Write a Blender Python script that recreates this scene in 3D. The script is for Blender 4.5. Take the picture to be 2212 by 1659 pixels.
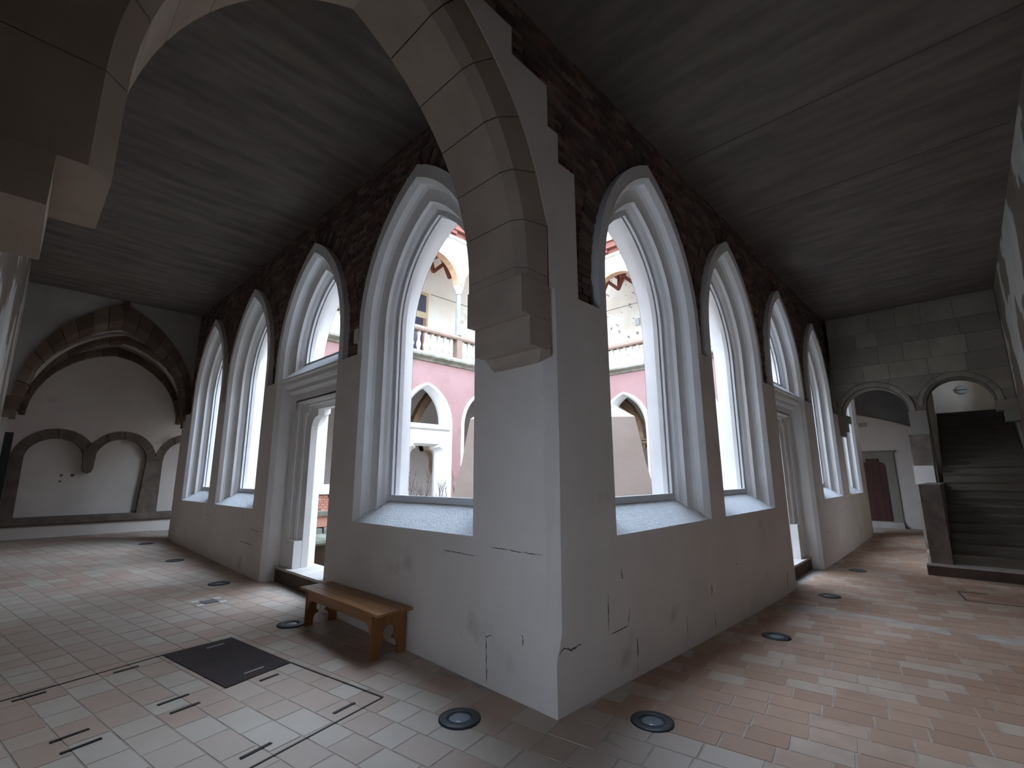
import bpy, bmesh, math, random
from math import sin, cos, pi, sqrt, atan2, acos, radians, floor as fl
from mathutils import Vector, Matrix

for o in list(bpy.data.objects):
    bpy.data.objects.remove(o)
SC = bpy.context.scene
COL = SC.collection
rng = random.Random(11)

# ------------------------------------------------------------------ camera
cam_d = bpy.data.cameras.new('camera')
cam_d.sensor_width = 36.0
cam_d.lens = 36.0 * 1016.383 / 2212.0
cam_d.clip_start = 0.02
cam_d.clip_end = 300
cam = bpy.data.objects.new('camera', cam_d)
COL.objects.link(cam)
_r = Vector((0.69017011, -0.72363203, -0.00467902))
_u = Vector((-0.13576237, -0.13583016, 0.98138614))
_f = Vector((0.710798, 0.67668824, 0.19198792))
CAMPOS = Vector((-2.91836896, -2.34415109, 1.7))
M = Matrix.Identity(4)
for i in range(3):
    M[i][0] = _r[i]; M[i][1] = _u[i]; M[i][2] = -_f[i]; M[i][3] = CAMPOS[i]
cam.matrix_world = M
SC.camera = cam

# ------------------------------------------------------------------ sky, exposure
W = bpy.data.worlds.new('overcast_sky')
SC.world = W
W.use_nodes = True
nt = W.node_tree
bg = nt.nodes['Background']
SKY = 9.5
bg.inputs['Color'].default_value = (0.71, 0.87, 1.12, 1)
bg.inputs['Strength'].default_value = SKY
SC.view_settings.view_transform = 'Standard'
SC.view_settings.look = 'None'
SC.view_settings.gamma = 1.0
SC.view_settings.use_curve_mapping = False
SC.view_settings.exposure = 0.45
try:
    SC.cycles.max_bounces = 14
    SC.cycles.diffuse_bounces = 10
    SC.cycles.glossy_bounces = 3
    SC.cycles.sample_clamp_indirect = 12.0
    SC.cycles.caustics_reflective = False
    SC.cycles.caustics_refractive = False
    SC.cycles.use_denoising = True
except Exception:
    pass

# ------------------------------------------------------------------ materials
def newmat(name):
    m = bpy.data.materials.new(name)
    m.use_nodes = True
    return m, m.node_tree, m.node_tree.nodes['Principled BSDF']

def mat(name, col, rough=0.8, col2=None, scale=4.0, detail=6.0, bump=0.0, bscale=30.0,
        stretch=(1, 1, 1), lo=0.35, hi=0.65, metal=0.0, spots=None, spot_scale=2.0, spot_lo=0.62,
        spot_hi=0.7, spec=0.3, spot_amt=1.0, palette=None):
    """noise mixed two colour surface with optional stains, bump and per-piece colour."""
    m, t, b = newmat(name)
    N, L = t.nodes, t.links
    b.inputs['Roughness'].default_value = rough
    b.inputs['Metallic'].default_value = metal
    b.inputs['Specular IOR Level'].default_value = spec
    tc = N.new('ShaderNodeTexCoord')
    mp = N.new('ShaderNodeMapping')
    mp.inputs['Scale'].default_value = stretch
    L.new(tc.outputs['Object'], mp.inputs['Vector'])
    def noise(sc, de=6.0, vec=None):
        n = N.new('ShaderNodeTexNoise')
        n.inputs['Scale'].default_value = sc
        n.inputs['Detail'].default_value = de
        L.new(vec or mp.outputs['Vector'], n.inputs['Vector'])
        return n.outputs['Fac']
    def ramp(src, p):
        r = N.new('ShaderNodeValToRGB')
        e = r.color_ramp.elements
        while len(e) < len(p):
            e.new(0.5)
        for k, (pos, c) in enumerate(p):
            e[k].position = pos
            e[k].color = (*c, 1) if len(c) == 3 else c
        L.new(src, r.inputs['Fac'])
        return r
    def mix(fac, a, c, mode='MIX'):
        x = N.new('ShaderNodeMix')
        x.data_type = 'RGBA'
        x.blend_type = mode
        if isinstance(fac, float):
            x.inputs[0].default_value = fac
        else:
            L.new(fac, x.inputs[0])
        for s, i in ((a, 6), (c, 7)):
            if isinstance(s, tuple):
                x.inputs[i].default_value = (*s, 1)
            else:
                L.new(s, x.inputs[i])
        return x.outputs[2]
    cur = (col[0], col[1], col[2])
    if palette:
        geo = N.new('ShaderNodeNewGeometry')
        oi = N.new('ShaderNodeObjectInfo')
        ad = N.new('ShaderNodeMath'); ad.operation = 'ADD'
        L.new(geo.outputs['Random Per Island'], ad.inputs[0])
        L.new(oi.outputs['Random'], ad.inputs[1])
        fr = N.new('ShaderNodeMath'); fr.operation = 'FRACT'
        L.new(ad.outputs[0], fr.inputs[0])
        k = len(palette)
        r = ramp(fr.outputs[0], [((i + 0.0) / k, c) for i, c in enumerate(palette)])
        r.color_ramp.interpolation = 'CONSTANT'
        cur = r.outputs['Color']
    if col2:
        n = noise(scale, detail)
        r = ramp(n, [(lo, (0, 0, 0)), (hi, (1, 1, 1))])
        if palette:
            cur = mix(r.outputs['Color'], cur, mix(0.45, cur, col2))
        else:
            cur = mix(r.outputs['Color'], cur, col2)
    if spots:
        n = noise(spot_scale, 9.0)
        r = ramp(n, [(spot_lo, (0, 0, 0)), (spot_hi, (spot_amt,) * 3)])
        cur = mix(r.outputs['Color'], cur, spots)
    if isinstance(cur, tuple):
        b.inputs['Base Color'].default_value = (*cur, 1)
    else:
        L.new(cur, b.inputs['Base Color'])
    if bump:
        n = noise(bscale, 8.0)
        bp = N.new('ShaderNodeBump')
        bp.inputs['Strength'].default_value = bump
        bp.inputs['Distance'].default_value = 0.02
        L.new(n, bp.inputs['Height'])
        L.new(bp.outputs['Normal'], b.inputs['Normal'])
    return m

def wood(name, c1, c2, axis=1, rough=0.45, scale=6.0):
    st = [9.0, 9.0, 9.0]; st[axis] = 0.7
    return mat(name, c1, rough, c2, scale=scale / 3, stretch=tuple(st), bump=0.08, bscale=8, lo=0.3, hi=0.7,
               spec=0.4)

MT = {}
MT['plaster'] = mat('white_plaster', (0.76, 0.70, 0.65), 0.9, (0.69, 0.635, 0.585), scale=1.3, bump=0.12, bscale=25,
                    spots=(0.40, 0.37, 0.34), spot_scale=1.7, spot_lo=0.64, spot_hi=0.76, spot_amt=0.6)
MT['reveal'] = mat('white_limewash', (0.80, 0.79, 0.78), 0.85, (0.75, 0.735, 0.72), scale=2.5, bump=0.12, bscale=40)
MT['sill'] = mat('rough_white_render', (0.66, 0.67, 0.68), 0.9, (0.60, 0.61, 0.62), scale=9, bump=0.6, bscale=45)
MT['outer_plaster'] = mat('worn_plaster_patches', (0.64, 0.63, 0.60), 0.92, (0.56, 0.545, 0.51), scale=2.0, bump=0.3,
                          spots=(0.24, 0.20, 0.165), spot_scale=0.55, spot_lo=0.485, spot_hi=0.50)
MT['mortar'] = mat('dark_mortar', (0.15, 0.13, 0.118), 0.95, (0.09, 0.076, 0.07), scale=5, bump=0.3)
BR = [(0.19, 0.105, 0.085), (0.13, 0.085, 0.072), (0.23, 0.125, 0.098), (0.15, 0.115, 0.10), (0.21, 0.145, 0.12),
      (0.12, 0.08, 0.07), (0.27, 0.18, 0.15)]
MT['brick'] = mat('old_brick', BR[0], 0.92, (0.07, 0.055, 0.048), scale=3.0, palette=BR, bump=0.3, bscale=60)
MT['ceiling'] = mat('sooty_ceiling', (0.18, 0.154, 0.134), 0.95, (0.125, 0.107, 0.095), scale=0.9,
                    stretch=(7.0, 1.3, 1), bump=0.25, bscale=6, spots=(0.2, 0.15, 0.135), spot_scale=0.25,
                    spot_lo=0.5, spot_hi=0.8, spot_amt=0.7)
MT['ceiling_left'] = mat('sooty_ceiling_left', (0.18, 0.154, 0.134), 0.95, (0.115, 0.098, 0.087), scale=0.9,
                         stretch=(1.3, 7.0, 1), bump=0.25, bscale=6, spots=(0.2, 0.15, 0.135), spot_scale=0.6,
                         spot_lo=0.55, spot_hi=0.75)
MT['stone'] = mat('beige_dressed_stone', (0.44, 0.36, 0.295), 0.85, (0.37, 0.30, 0.245), scale=2.2, bump=0.12, bscale=35)
MT['joint'] = mat('dark_joint', (0.10, 0.08, 0.065), 0.95)
AS = [(0.34, 0.32, 0.27), (0.30, 0.28, 0.24), (0.37, 0.345, 0.29), (0.27, 0.255, 0.225), (0.33, 0.30, 0.25)]
MT['ashlar'] = mat('weathered_ashlar', AS[0], 0.9, (0.2, 0.19, 0.16), scale=2.0, palette=AS, bump=0.15, bscale=30)
RS = [(0.12, 0.075, 0.055), (0.16, 0.105, 0.075), (0.095, 0.06, 0.048), (0.14, 0.10, 0.08), (0.20, 0.15, 0.115)]
MT['ashlar_joint'] = mat('ashlar_joint', (0.19, 0.175, 0.15), 0.95, (0.14, 0.13, 0.11), scale=3)
MT['hook_stone'] = mat('sandy_stone', (0.62, 0.50, 0.36), 0.9, (0.5, 0.4, 0.28), scale=4, bump=0.2)
MT['hook_dark'] = mat('brown_rib_stone', (0.30, 0.20, 0.125), 0.9, (0.2, 0.125, 0.08), scale=4, bump=0.3)
MT['shaded_plaster'] = mat('shaded_plaster', (0.46, 0.43, 0.40), 0.95, (0.36, 0.335, 0.31), scale=1.2, bump=0.2)  # plaster darkened: the weaker light above the rib is put into its colour
MT['redstone'] = mat('red_brown_rib_stone', RS[0], 0.9, (0.07, 0.05, 0.04), scale=4.0, palette=RS, bump=0.3, bscale=30)
MT['brownstone'] = mat('grey_brown_stone', (0.20, 0.165, 0.135), 0.9, (0.13, 0.105, 0.09), scale=4.0, bump=0.3, bscale=30)
TL = [(0.46, 0.335, 0.265), (0.43, 0.30, 0.23), (0.50, 0.435, 0.355), (0.47, 0.36, 0.285), (0.52, 0.46, 0.38),
      (0.45, 0.32, 0.25), (0.41, 0.285, 0.22), (0.50, 0.40, 0.32), (0.46, 0.375, 0.31)]
MT['tile'] = mat('terracotta_tile', TL[0], 0.62, (0.40, 0.31, 0.25), scale=5.0, palette=TL, bump=0.1, bscale=20, spec=0.35,
                 spots=(0.52, 0.465, 0.395), spot_scale=0.55, spot_lo=0.42, spot_hi=0.66, spot_amt=0.6)
MT['tile_right'] = mat('worn_terracotta_brick', TL[0], 0.6, (0.36, 0.24, 0.18), scale=5.0, bump=0.1, bscale=20, spec=0.35,
                       spots=(0.30, 0.185, 0.13), spot_scale=2.6, spot_lo=0.60, spot_hi=0.72, spot_amt=0.6,
                       palette=[(0.42, 0.265, 0.185), (0.38, 0.23, 0.155), (0.46, 0.33, 0.245), (0.44, 0.285, 0.20),
                                (0.40, 0.255, 0.175), (0.36, 0.215, 0.145), (0.48, 0.38, 0.295)])
MT['grout'] = mat('pale_grout', (0.45, 0.385, 0.33), 0.95, (0.36, 0.30, 0.25), scale=6, bump=0.2)
MT['steel_plate'] = mat('rusty_dark_plate', (0.05, 0.034, 0.032), 0.75, (0.034, 0.026, 0.026), scale=5, bump=0.25, bscale=80, spec=0.3)
MT['steel_dark'] = mat('dark_steel', (0.05, 0.045, 0.042), 0.5, metal=0.6)
MT['ring'] = mat('blue_black_ring', (0.022, 0.028, 0.036), 0.45, spec=0.4)
MT['lens'] = mat('frosted_lens', (0.22, 0.26, 0.30), 0.15, spec=0.5)
MT['bench'] = wood('varnished_pine', (0.36, 0.18, 0.075), (0.26, 0.12, 0.045), 1, 0.4)
MT['bench_end'] = wood('varnished_pine_upright', (0.30, 0.125, 0.042), (0.21, 0.082, 0.026), 2, 0.4)
MT['black'] = mat('black_lacquer', (0.008, 0.008, 0.008), 0.5)
MT['panel'] = mat('pale_panel', (0.62, 0.60, 0.55), 0.6)
MT['pink'] = mat('pink_plaster', (0.36, 0.215, 0.205), 0.9, (0.325, 0.19, 0.178), scale=1.2, bump=0.35, bscale=9,
                 spots=(0.28, 0.185, 0.155), spot_scale=1.0, spot_lo=0.60, spot_hi=0.68)
MT['court_brick'] = mat('exposed_red_brick', (0.50, 0.24, 0.17), 0.9, (0.42, 0.22, 0.16), scale=5, bump=0.4, bscale=20,
                        palette=[(0.50, 0.25, 0.18), (0.44, 0.2, 0.14), (0.55, 0.32, 0.24)])
MT['cream'] = mat('cream_limewash', (0.58, 0.53, 0.42), 0.9, (0.62, 0.59, 0.51), scale=1.1, bump=0.2,
                  spots=(0.45, 0.38, 0.29), spot_scale=1.6, spot_lo=0.66, spot_hi=0.74)
MT['cream_old'] = mat('flaking_cream_wall', (0.58, 0.55, 0.47), 0.9, (0.52, 0.46, 0.36), scale=1.3, bump=0.3,
                      spots=(0.22, 0.19, 0.15), spot_scale=4.0, spot_lo=0.62, spot_hi=0.65)
MT['arch_brick'] = mat('peach_brick', (0.50, 0.30, 0.18), 0.9, (0.43, 0.25, 0.15), scale=6, bump=0.2)
MT['court_stone'] = mat('pale_court_stone', (0.56, 0.53, 0.48), 0.85, (0.46, 0.43, 0.37), scale=3, bump=0.2)
MT['column'] = mat('grey_column_stone', (0.26, 0.245, 0.21), 0.8, (0.20, 0.19, 0.165), scale=3, bump=0.15)
MT['cornice'] = mat('mossy_cornice', (0.30, 0.285, 0.235), 0.9, (0.17, 0.17, 0.13), scale=3.5, bump=0.3)
MT['rail'] = mat('rose_stone_rail', (0.29, 0.175, 0.14), 0.85, (0.22, 0.165, 0.125), scale=3, bump=0.2)
MT['redwood'] = wood('red_painted_timber', (0.16, 0.044, 0.026), (0.12, 0.035, 0.02), 0, 0.7)
MT['doorwood'] = wood('dark_red_door', (0.085, 0.03, 0.022), (0.055, 0.02, 0.016), 2, 0.6)
MT['doorframe'] = mat('ochre_door_frame', (0.42, 0.33, 0.19), 0.6, (0.36, 0.28, 0.16), scale=3)
MT['brownwood'] = wood('brown_door_leaf', (0.22, 0.10, 0.05), (0.15, 0.07, 0.035), 2, 0.5)
MT['darkglass'] = mat('dark_pane', (0.03, 0.035, 0.06), 0.08, spec=0.6)
MT['tarp'] = mat('beige_tarpaulin', (0.42, 0.345, 0.295), 0.75, (0.385, 0.315, 0.27), scale=1.5, bump=0.9, bscale=2.2)
MT['twig'] = mat('bare_twig', (0.13, 0.085, 0.075), 0.9)
MT['moss'] = mat('mossy_grey_stone', (0.22, 0.22, 0.19), 0.9, (0.10, 0.115, 0.07), scale=4, bump=0.4)
MT['ground'] = mat('courtyard_gravel', (0.34, 0.32, 0.27), 0.95, (0.22, 0.24, 0.16), scale=2, bump=0.3)
MT['stair'] = wood('dark_stair_tread', (0.17, 0.14, 0.105), (0.12, 0.10, 0.078), 1, 0.55)
MT['stair_wall'] = mat('stair_wall_plaster', (0.62, 0.55, 0.45), 0.9, (0.52, 0.45, 0.36), scale=2, bump=0.2)
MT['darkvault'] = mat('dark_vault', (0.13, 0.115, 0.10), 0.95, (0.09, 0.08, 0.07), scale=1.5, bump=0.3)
MT['crack'] = mat('crack_shadow', (0.11, 0.09, 0.08), 0.95)
MT['lampglass'] = mat('grey_lamp_glass', (0.40, 0.40, 0.38), 0.4)
MT['grey_metal'] = mat('grey_metal', (0.34, 0.34, 0.34), 0.5, metal=0.3)
MT['frame'] = mat('grey_white_frame', (0.74, 0.75, 0.77), 0.6)
MT['step_top'] = mat('worn_threshold', (0.50, 0.47, 0.43), 0.85, (0.40, 0.37, 0.33), scale=4, bump=0.3)
MT['step_front'] = mat('brown_step_front', (0.10, 0.065, 0.05), 0.9, (0.07, 0.05, 0.04), scale=4, bump=0.3)
MT['socket'] = mat('socket_cover', (0.14, 0.145, 0.15), 0.5)
MT['white_mark'] = mat('white_tape', (0.72, 0.72, 0.70), 0.7)
MT['roof'] = mat('clay_roof', (0.36, 0.17, 0.10), 0.9, (0.28, 0.13, 0.08), scale=4, bump=0.3)

# ------------------------------------------------------------------ mesh helpers
class MB:
    def __init__(s):
        s.v = []; s.f = []
    def add(s, vs, fs):
        n = len(s.v)
        s.v += [tuple(p) for p in vs]
        s.f += [tuple(i + n for i in q) for q in fs]
    def quad(s, a, b, c, d):
        s.add([a, b, c, d], [(0, 1, 2, 3)])
    def box(s, x0, x1, y0, y1, z0, z1):
        s.add([(x0, y0, z0), (x1, y0, z0), (x1, y1, z0), (x0, y1, z0), (x0, y0, z1), (x1, y0, z1), (x1, y1, z1), (x0, y1, z1)],
              [(0, 3, 2, 1), (4, 5, 6, 7), (0, 1, 5, 4), (1, 2, 6, 5), (2, 3, 7, 6), (3, 0, 4, 7)])
    def hexa(s, p):
        s.add(p, [(0, 3, 2, 1), (4, 5, 6, 7), (0, 1, 5, 4), (1, 2, 6, 5), (2, 3, 7, 6), (3, 0, 4, 7)])
    def loft(s, lines, closed=False, wrap=False):
        """lines: equal length point lists, joined by quads."""
        n = len(lines[0])
        vs = [p for l in lines for p in l]
        fs = []
        m = len(lines)
        for i in range(m if wrap else m - 1):
            j2 = (i + 1) % m
            for k in range(n if closed else n - 1):
                k2 = (k + 1) % n
                fs.append((i * n + k, i * n + k2, j2 * n + k2, j2 * n + k))
        s.add(vs, fs)
    def prism(s, poly, fn, t0, t1):
        """poly of 2D points; fn(p, t) -> xyz."""
        n = len(poly)
        s.add([fn(p, t0) for p in poly] + [fn(p, t1) for p in poly],
              [tuple(range(n))[::-1], tuple(range(n, 2 * n))] + [(i, (i + 1) % n, n + (i + 1) % n, n + i) for i in range(n)])
    def lathe(s, prof, cx, cy, seg=16, z0=0.0):
        ls = []
        for k in range(seg):
            a = 2 * pi * k / seg
            ls.append([(cx + r * cos(a), cy + r * sin(a), z0 + z) for r, z in prof])
        s.loft(ls, wrap=True)
    def tube(s, pts, r, seg=5):
        ls = []
        for i, p in enumerate(pts):
            p = Vector(p)
            q = Vector(pts[min(i + 1, len(pts) - 1)]) - Vector(pts[max(i - 1, 0)])
            q.normalize()
            a = q.orthogonal().normalized(); b = q.cross(a)
            rr = r[i] if isinstance(r, (list, tuple)) else r
            ls.append([tuple(p + a * rr * cos(2 * pi * k / seg) + b * rr * sin(2 * pi * k / seg)) for k in range(seg)])
        s.loft(ls, closed=True)
    def build(s, name, m, parent=None, smooth=False, recalc=True, weld=False, auto=None):
        me = bpy.data.meshes.new(name)
        me.from_pydata(s.v, [], s.f)
        if recalc or weld:
            bm = bmesh.new(); bm.from_mesh(me)
            if weld:
                bmesh.ops.remove_doubles(bm, verts=bm.verts, dist=1e-5)
            if recalc:
                bmesh.ops.recalc_face_normals(bm, faces=bm.faces)
            bm.to_mesh(me); bm.free()
        me.materials.append(m if not isinstance(m, str) else MT[m])
        if smooth:
            for p in me.polygons:
                p.use_smooth = True
            if auto:
                try:
                    me.set_sharp_from_angle(angle=auto)
                except Exception:
                    pass
        o = bpy.data.objects.new(name, me)
        COL.objects.link(o)
        if parent:
            setparent(o, parent)
        return o

def setparent(o, p):
    o.parent = p
    o.matrix_parent_inverse = Matrix.Translation(-p.location)

def thing(name, label, cat, loc=(0, 0, 0), group=None):
    o = bpy.data.objects.new(name, None)
    o.empty_display_size = 0.1
    COL.objects.link(o)
    o.location = loc
    return tag(o, label, cat, group)

def tag(o, label, cat, group=None):
    o['label'] = label; o['category'] = cat
    if group:
        o['group'] = group
    return o

def struct(o, label=None):
    o['kind'] = 'structure'
    if label:
        o['label'] = label
    return o

def sroot(name, label=None, loc=(0, 0, 0)):
    o = bpy.data.objects.new(name, None)
    o.empty_display_size = 0.1
    COL.objects.link(o); o.location = loc
    return struct(o, label)

def interp(x, xs, ys):
    if x <= xs[0]: return ys[0]
    for i in range(len(xs) - 1):
        if x <= xs[i + 1]:
            t = (x - xs[i]) / (xs[i + 1] - xs[i])
            return ys[i] + t * (ys[i + 1] - ys[i])
    return ys[-1]

def fz(x, y):
    """height of the old, gently sagging floor."""
    a = interp(y, [0, 12.3], [0, 0.2])
    b = interp(x, [0, 0.75, 2.3, 5.25, 8.45, 11.7, 15.5], [0, -0.023, -0.077, -0.165, -0.167, -0.16, -0.113])
    return a + b

def arch_par(w, h):
    R = (w * w + h * h) / (2 * w)
    return R, w - R

def arch_top(ds, w, zs, za):
    """height of a pointed arch at offset ds from its centre line."""
    R, c = arch_par(w, za - zs)
    x = abs(ds) - c
    return zs + sqrt(max(R * R - x * x, 0.0))

def arch_line(c, w, zb, zs, za, n=10):
    R, cc = arch_par(w, za - zs)
    a1 = math.asin(min(1, (za - zs) / R)) if R <= (za - zs) + 1e9 else 0
    a1 = atan2(za - zs, -cc)
    pts = [(c - w, zb)]
    for k in range(n + 1):
        a = a1 * k / n
        pts.append((c - (cc + R * cos(a)), zs + R * sin(a)))
    pts[-1] = (c, za)
    right = [(2 * c - s_, z) for s_, z in pts[:-1]][::-1]
    return pts + right

mA = lambda s, d, z: (d, s, z)             # left gallery inner wall: runs along Y
mB = lambda s, d, z: (s, d, z)             # right gallery inner wall: runs along X
YN, XE = 12.24, 14.77
mN = lambda s, d, z: (s, YN - d, z)
mE = lambda s, d, z: (XE - d, s, z)

def face_slices(mb, mp, d, s0, s1, z1, base, ops, n=16):
    """front skin from base(s) up to z1, leaving pointed openings (c, w, zb, zs, za, lower) free; lower=False keeps the skin below zb."""
    cuts = {s0, s1}
    for c, w, zb, zs, za, low in ops:
        for k in range(n + 1):
            a = pi * k / n
            cuts.add(min(max(c - w * cos(a), s0), s1))
    cuts = sorted(cuts)
    for a, b in zip(cuts[:-1], cuts[1:]):
        if b - a < 1e-6: continue
        mid = 0.5 * (a + b)
        hit = None
        for op in ops:
            if abs(mid - op[0]) < op[1]:
                hit = op
        if hit is None:
            mb.quad(mp(a, d, base), mp(b, d, base), mp(b, d, z1), mp(a, d, z1))
        else:
            c, w, zb, zs, za, low = hit
            ta = arch_top(min(abs(a - c), w), w, zs, za); tb = arch_top(min(abs(b - c), w), w, zs, za)
            mb.quad(mp(a, d, ta), mp(b, d, tb), mp(b, d, z1), mp(a, d, z1))
            if not low and zb > base:
                mb.quad(mp(a, d, base), mp(b, d, base), mp(b, d, zb), mp(a, d, zb))

ZP = 3.27       # top of the white plaster zone
ZC = 5.95       # ceiling
ZSILL = 1.175
BAND = dict(w=1.205, zs=3.6, za=5.44)
PROF = [(0.0, 1.09, 5.27), (0.065, 1.03, 5.215), (0.10, 1.045, 5.225), (0.145, 1.045, 5.22), (0.18, 1.025, 5.19), (0.203, 0.975, 5.12),
        (0.212, 0.905, 5.04), (0.262, 0.905, 5.035), (0.30, 0.872, 4.995), (0.36, 0.862, 4.975), (0.395, 0.862, 4.97), (0.396, 0.79, 4.90),
        (0.455, 0.79, 4.90), (0.54, 0.84, 4.93), (0.72, 1.0, 5.0)]

def window(idx, mp, c, door=False, detail=True):
    root_m = MB()
    zb = 1.10 if not door else 3.33
    prof = PROF
    ls = []
    for d, w, za in prof:
        ls.append([mp(s_, d, z) for s_, z in arch_line(c, w, zb, 3.6, za)])
    root_m.loft(ls)
    # white arch band standing proud of the brick
    lo = [arch_line(c, w, ZP, 3.6, za) for w, za in ((BAND['w'], BAND['za']), (BAND['w'], BAND['za']), (1.09, 5.27))]
    root_m.loft([[mp(s_, d, z) for s_, z in l] for l, d in zip(lo, (0.1, 0.0, 0.0))])
    # court side band
    lo = [arch_line(c, w, 1.2 if not door else 0.0, 3.6, za) for w, za in ((0.998, 4.998), (1.15, 5.08), (1.15, 5.08))]
    root_m.loft([[mp(s_, d, z) for s_, z in l] for l, d in zip(lo, (0.722, 0.735, 0.70))])
    root = struct(root_m.build('window_%d' % idx, 'reveal', smooth=True, auto=radians(28), weld=True))
    fm = MB()
    zf = 1.41 if not door else 3.59
    la = arch_line(c, 0.866, zf, 3.6, 4.978); lb = arch_line(c, 0.80, zf, 3.6, 4.91)
    fm.loft([[mp(s_, d, z) for s_, z in l] for l, d in ((la, 0.345), (lb, 0.345), (lb, 0.378), (la, 0.378))], wrap=True)
    P = [mp(c - 0.868, 0.343, zf), mp(c + 0.868, 0.343, zf), mp(c + 0.868, 0.380, zf), mp(c - 0.868, 0.380, zf)]
    Q = [(p[0], p[1], zf + (0.07 if not door else 0.02)) for p in P]
    fm.hexa(P + Q)
    fm.build('window_frame', 'frame', root)
    sm = MB()
    if not door:
        poly = [(0.004, 1.08), (0.004, ZSILL), (0.355, 1.412), (0.46, 1.412), (0.72, 1.30), (0.78, 1.28), (0.78, 1.20), (0.72, 1.2), (0.72, 1.08)]
        sm.prism(poly, lambda p, t: mp(t, p[0], p[1]), c - 1.085, c + 1.085)
        sm.build('window_sill', 'sill', root)
    else:
        poly = [(0.03, 3.30), (0.36, 3.595), (0.46, 3.60), (0.72, 3.52), (0.80, 3.50), (0.80, 3.40), (0.72, 3.36), (0.72, 2.96), (0.25, 2.96),
                (0.25, 3.06), (0.205, 3.07), (0.165, 3.10), (0.165, 3.16), (0.125, 3.17), (0.09, 3.205), (0.09, 3.265), (0.03, 3.275)]
        sm.prism(poly, lambda p, t: mp(t, p[0], p[1]), c - 1.03, c + 1.03)
        sm.build('transom', 'reveal', root)
        # moulded door surround below the transom
        dm = MB()
        zlow = -0.25
        for sg in (-1, 1):
            dm.loft([[mp(c + sg * w, d, zlow), mp(c + sg * w, d, 3.34)] for d, w in ((0.0, 1.09), (0.07, 1.03), (0.26, 1.0))])
            dm.quad(mp(c + sg * 1.0, 0.26, zlow), mp(c + sg * 0.86, 0.26, zlow), mp(c + sg * 0.86, 0.26, 3.0), mp(c + sg * 1.0, 0.26, 3.0))
            # plain base block under the mouldings
            a, b = sorted((c + sg * 0.86, c + sg * 0.54))
            P = [mp(a, 0.27, zlow), mp(b, 0.27, zlow), mp(b, 0.42, zlow), mp(a, 0.42, zlow)]
            Q = [(p[0], p[1], 0.72) for p in P]
            dm.hexa(P + Q)
        def outline(w, zt, r):
            pts = [(c - w, zlow)]
            zc = zt - r - 0.10
            for k in range(7):
                a = pi / 2 * k / 6
                pts.append((c - w + r - r * cos(a), zc + r * sin(a)))
            pts += [(c - w + r, zt), (c, zt)]
            return pts + [(2 * c - s_, z) for s_, z in pts[:-1]][::-1]
        lines = []
        for d, w, zt, r in ((0.26, 0.86, 2.93, 0.03), (0.285, 0.80, 2.90, 0.04), (0.30, 0.80, 2.90, 0.04), (0.325, 0.75, 2.88, 0.06),
                            (0.325, 0.70, 2.86, 0.10), (0.345, 0.66, 2.84, 0.14), (0.365, 0.655, 2.84, 0.14), (0.385, 0.60, 2.81, 0.2),
                            (0.40, 0.535, 2.78, 0.22), (0.505, 0.535, 2.78, 0.22), (0.72, 0.78, 2.86, 0.22)):
            lines.append([mp(s_, d, z) for s_, z in outline(w, zt, r)])
        dm.loft(lines)
        # court face beside the opening
        o = outline(0.78, 2.86, 0.22)
        P = [mp(s_, 0.722, z) for s_, z in o]
        far = [(c - 1.0, zlow)] + [(c - 1.0, min(3.6, max(zlow, z))) for s_, z in o[1:len(o) // 2 - 1]] + [(c - 1.0, 3.4), (c, 3.4), (c + 1.0, 3.4)]
        far += [(c + 1.0, z) for s_, z in o[len(o) // 2 + 2:]]
        far = far[:len(o)]
        while len(far) < len(o):
            far.append((c + 1.0, zlow))
        dm.loft([P, [mp(s_, 0.722, z) for s_, z in far]])
        dm.build('door_surround', 'reveal', root)
    return root

# ------------------------------------------------------------------ the two inner gallery walls
AC = [2.015, 4.84, 7.60, 10.28]
BC = [1.98, 4.63, 7.52, 10.49, 13.58]
AEND, BEND = 12.24, 15.5
def inner_wall(name, mp, centres, doors, end, start):
    mb = MB()
    cut = sorted(centres)
    edge = start
    for i, c in enumerate(centres):
        mb.quad(mp(edge, 0, -0.4), mp(c - 1.09, 0, -0.4), mp(c - 1.09, 0, ZP), mp(edge, 0, ZP))
        if i not in doors:
            mb.quad(mp(c - 1.09, 0, -0.4), mp(c + 1.09, 0, -0.4), mp(c + 1.09, 0, ZSILL), mp(c - 1.09, 0, ZSILL))
        edge = c + 1.09
    mb.quad(mp(edge, 0, -0.4), mp(end, 0, -0.4), mp(end, 0, ZP), mp(edge, 0, ZP))
    # ledge on top of the plaster and the end of the wall
    e0 = start
    for c in centres + [None]:
        e1 = (c - 1.2) if c else end
        mb.quad(mp(e0, 0, ZP), mp(e1, 0, ZP), mp(e1, 0.09, ZP - 0.005), mp(e0, 0.09, ZP - 0.005))
        e0 = (c + 1.2) if c else 0
    mb.quad(mp(end, 0, -0.4), mp(end, 0.72, -0.4), mp(end, 0.72, 6.2), mp(end, 0, 6.2))
    return struct(mb.build(name, 'plaster', recalc=False))

WA = inner_wall('wall_left', mA, AC, (1,), AEND, 0.70)
WB = inner_wall('wall_right', mB, BC, (2,), BEND, 0.45)

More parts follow.
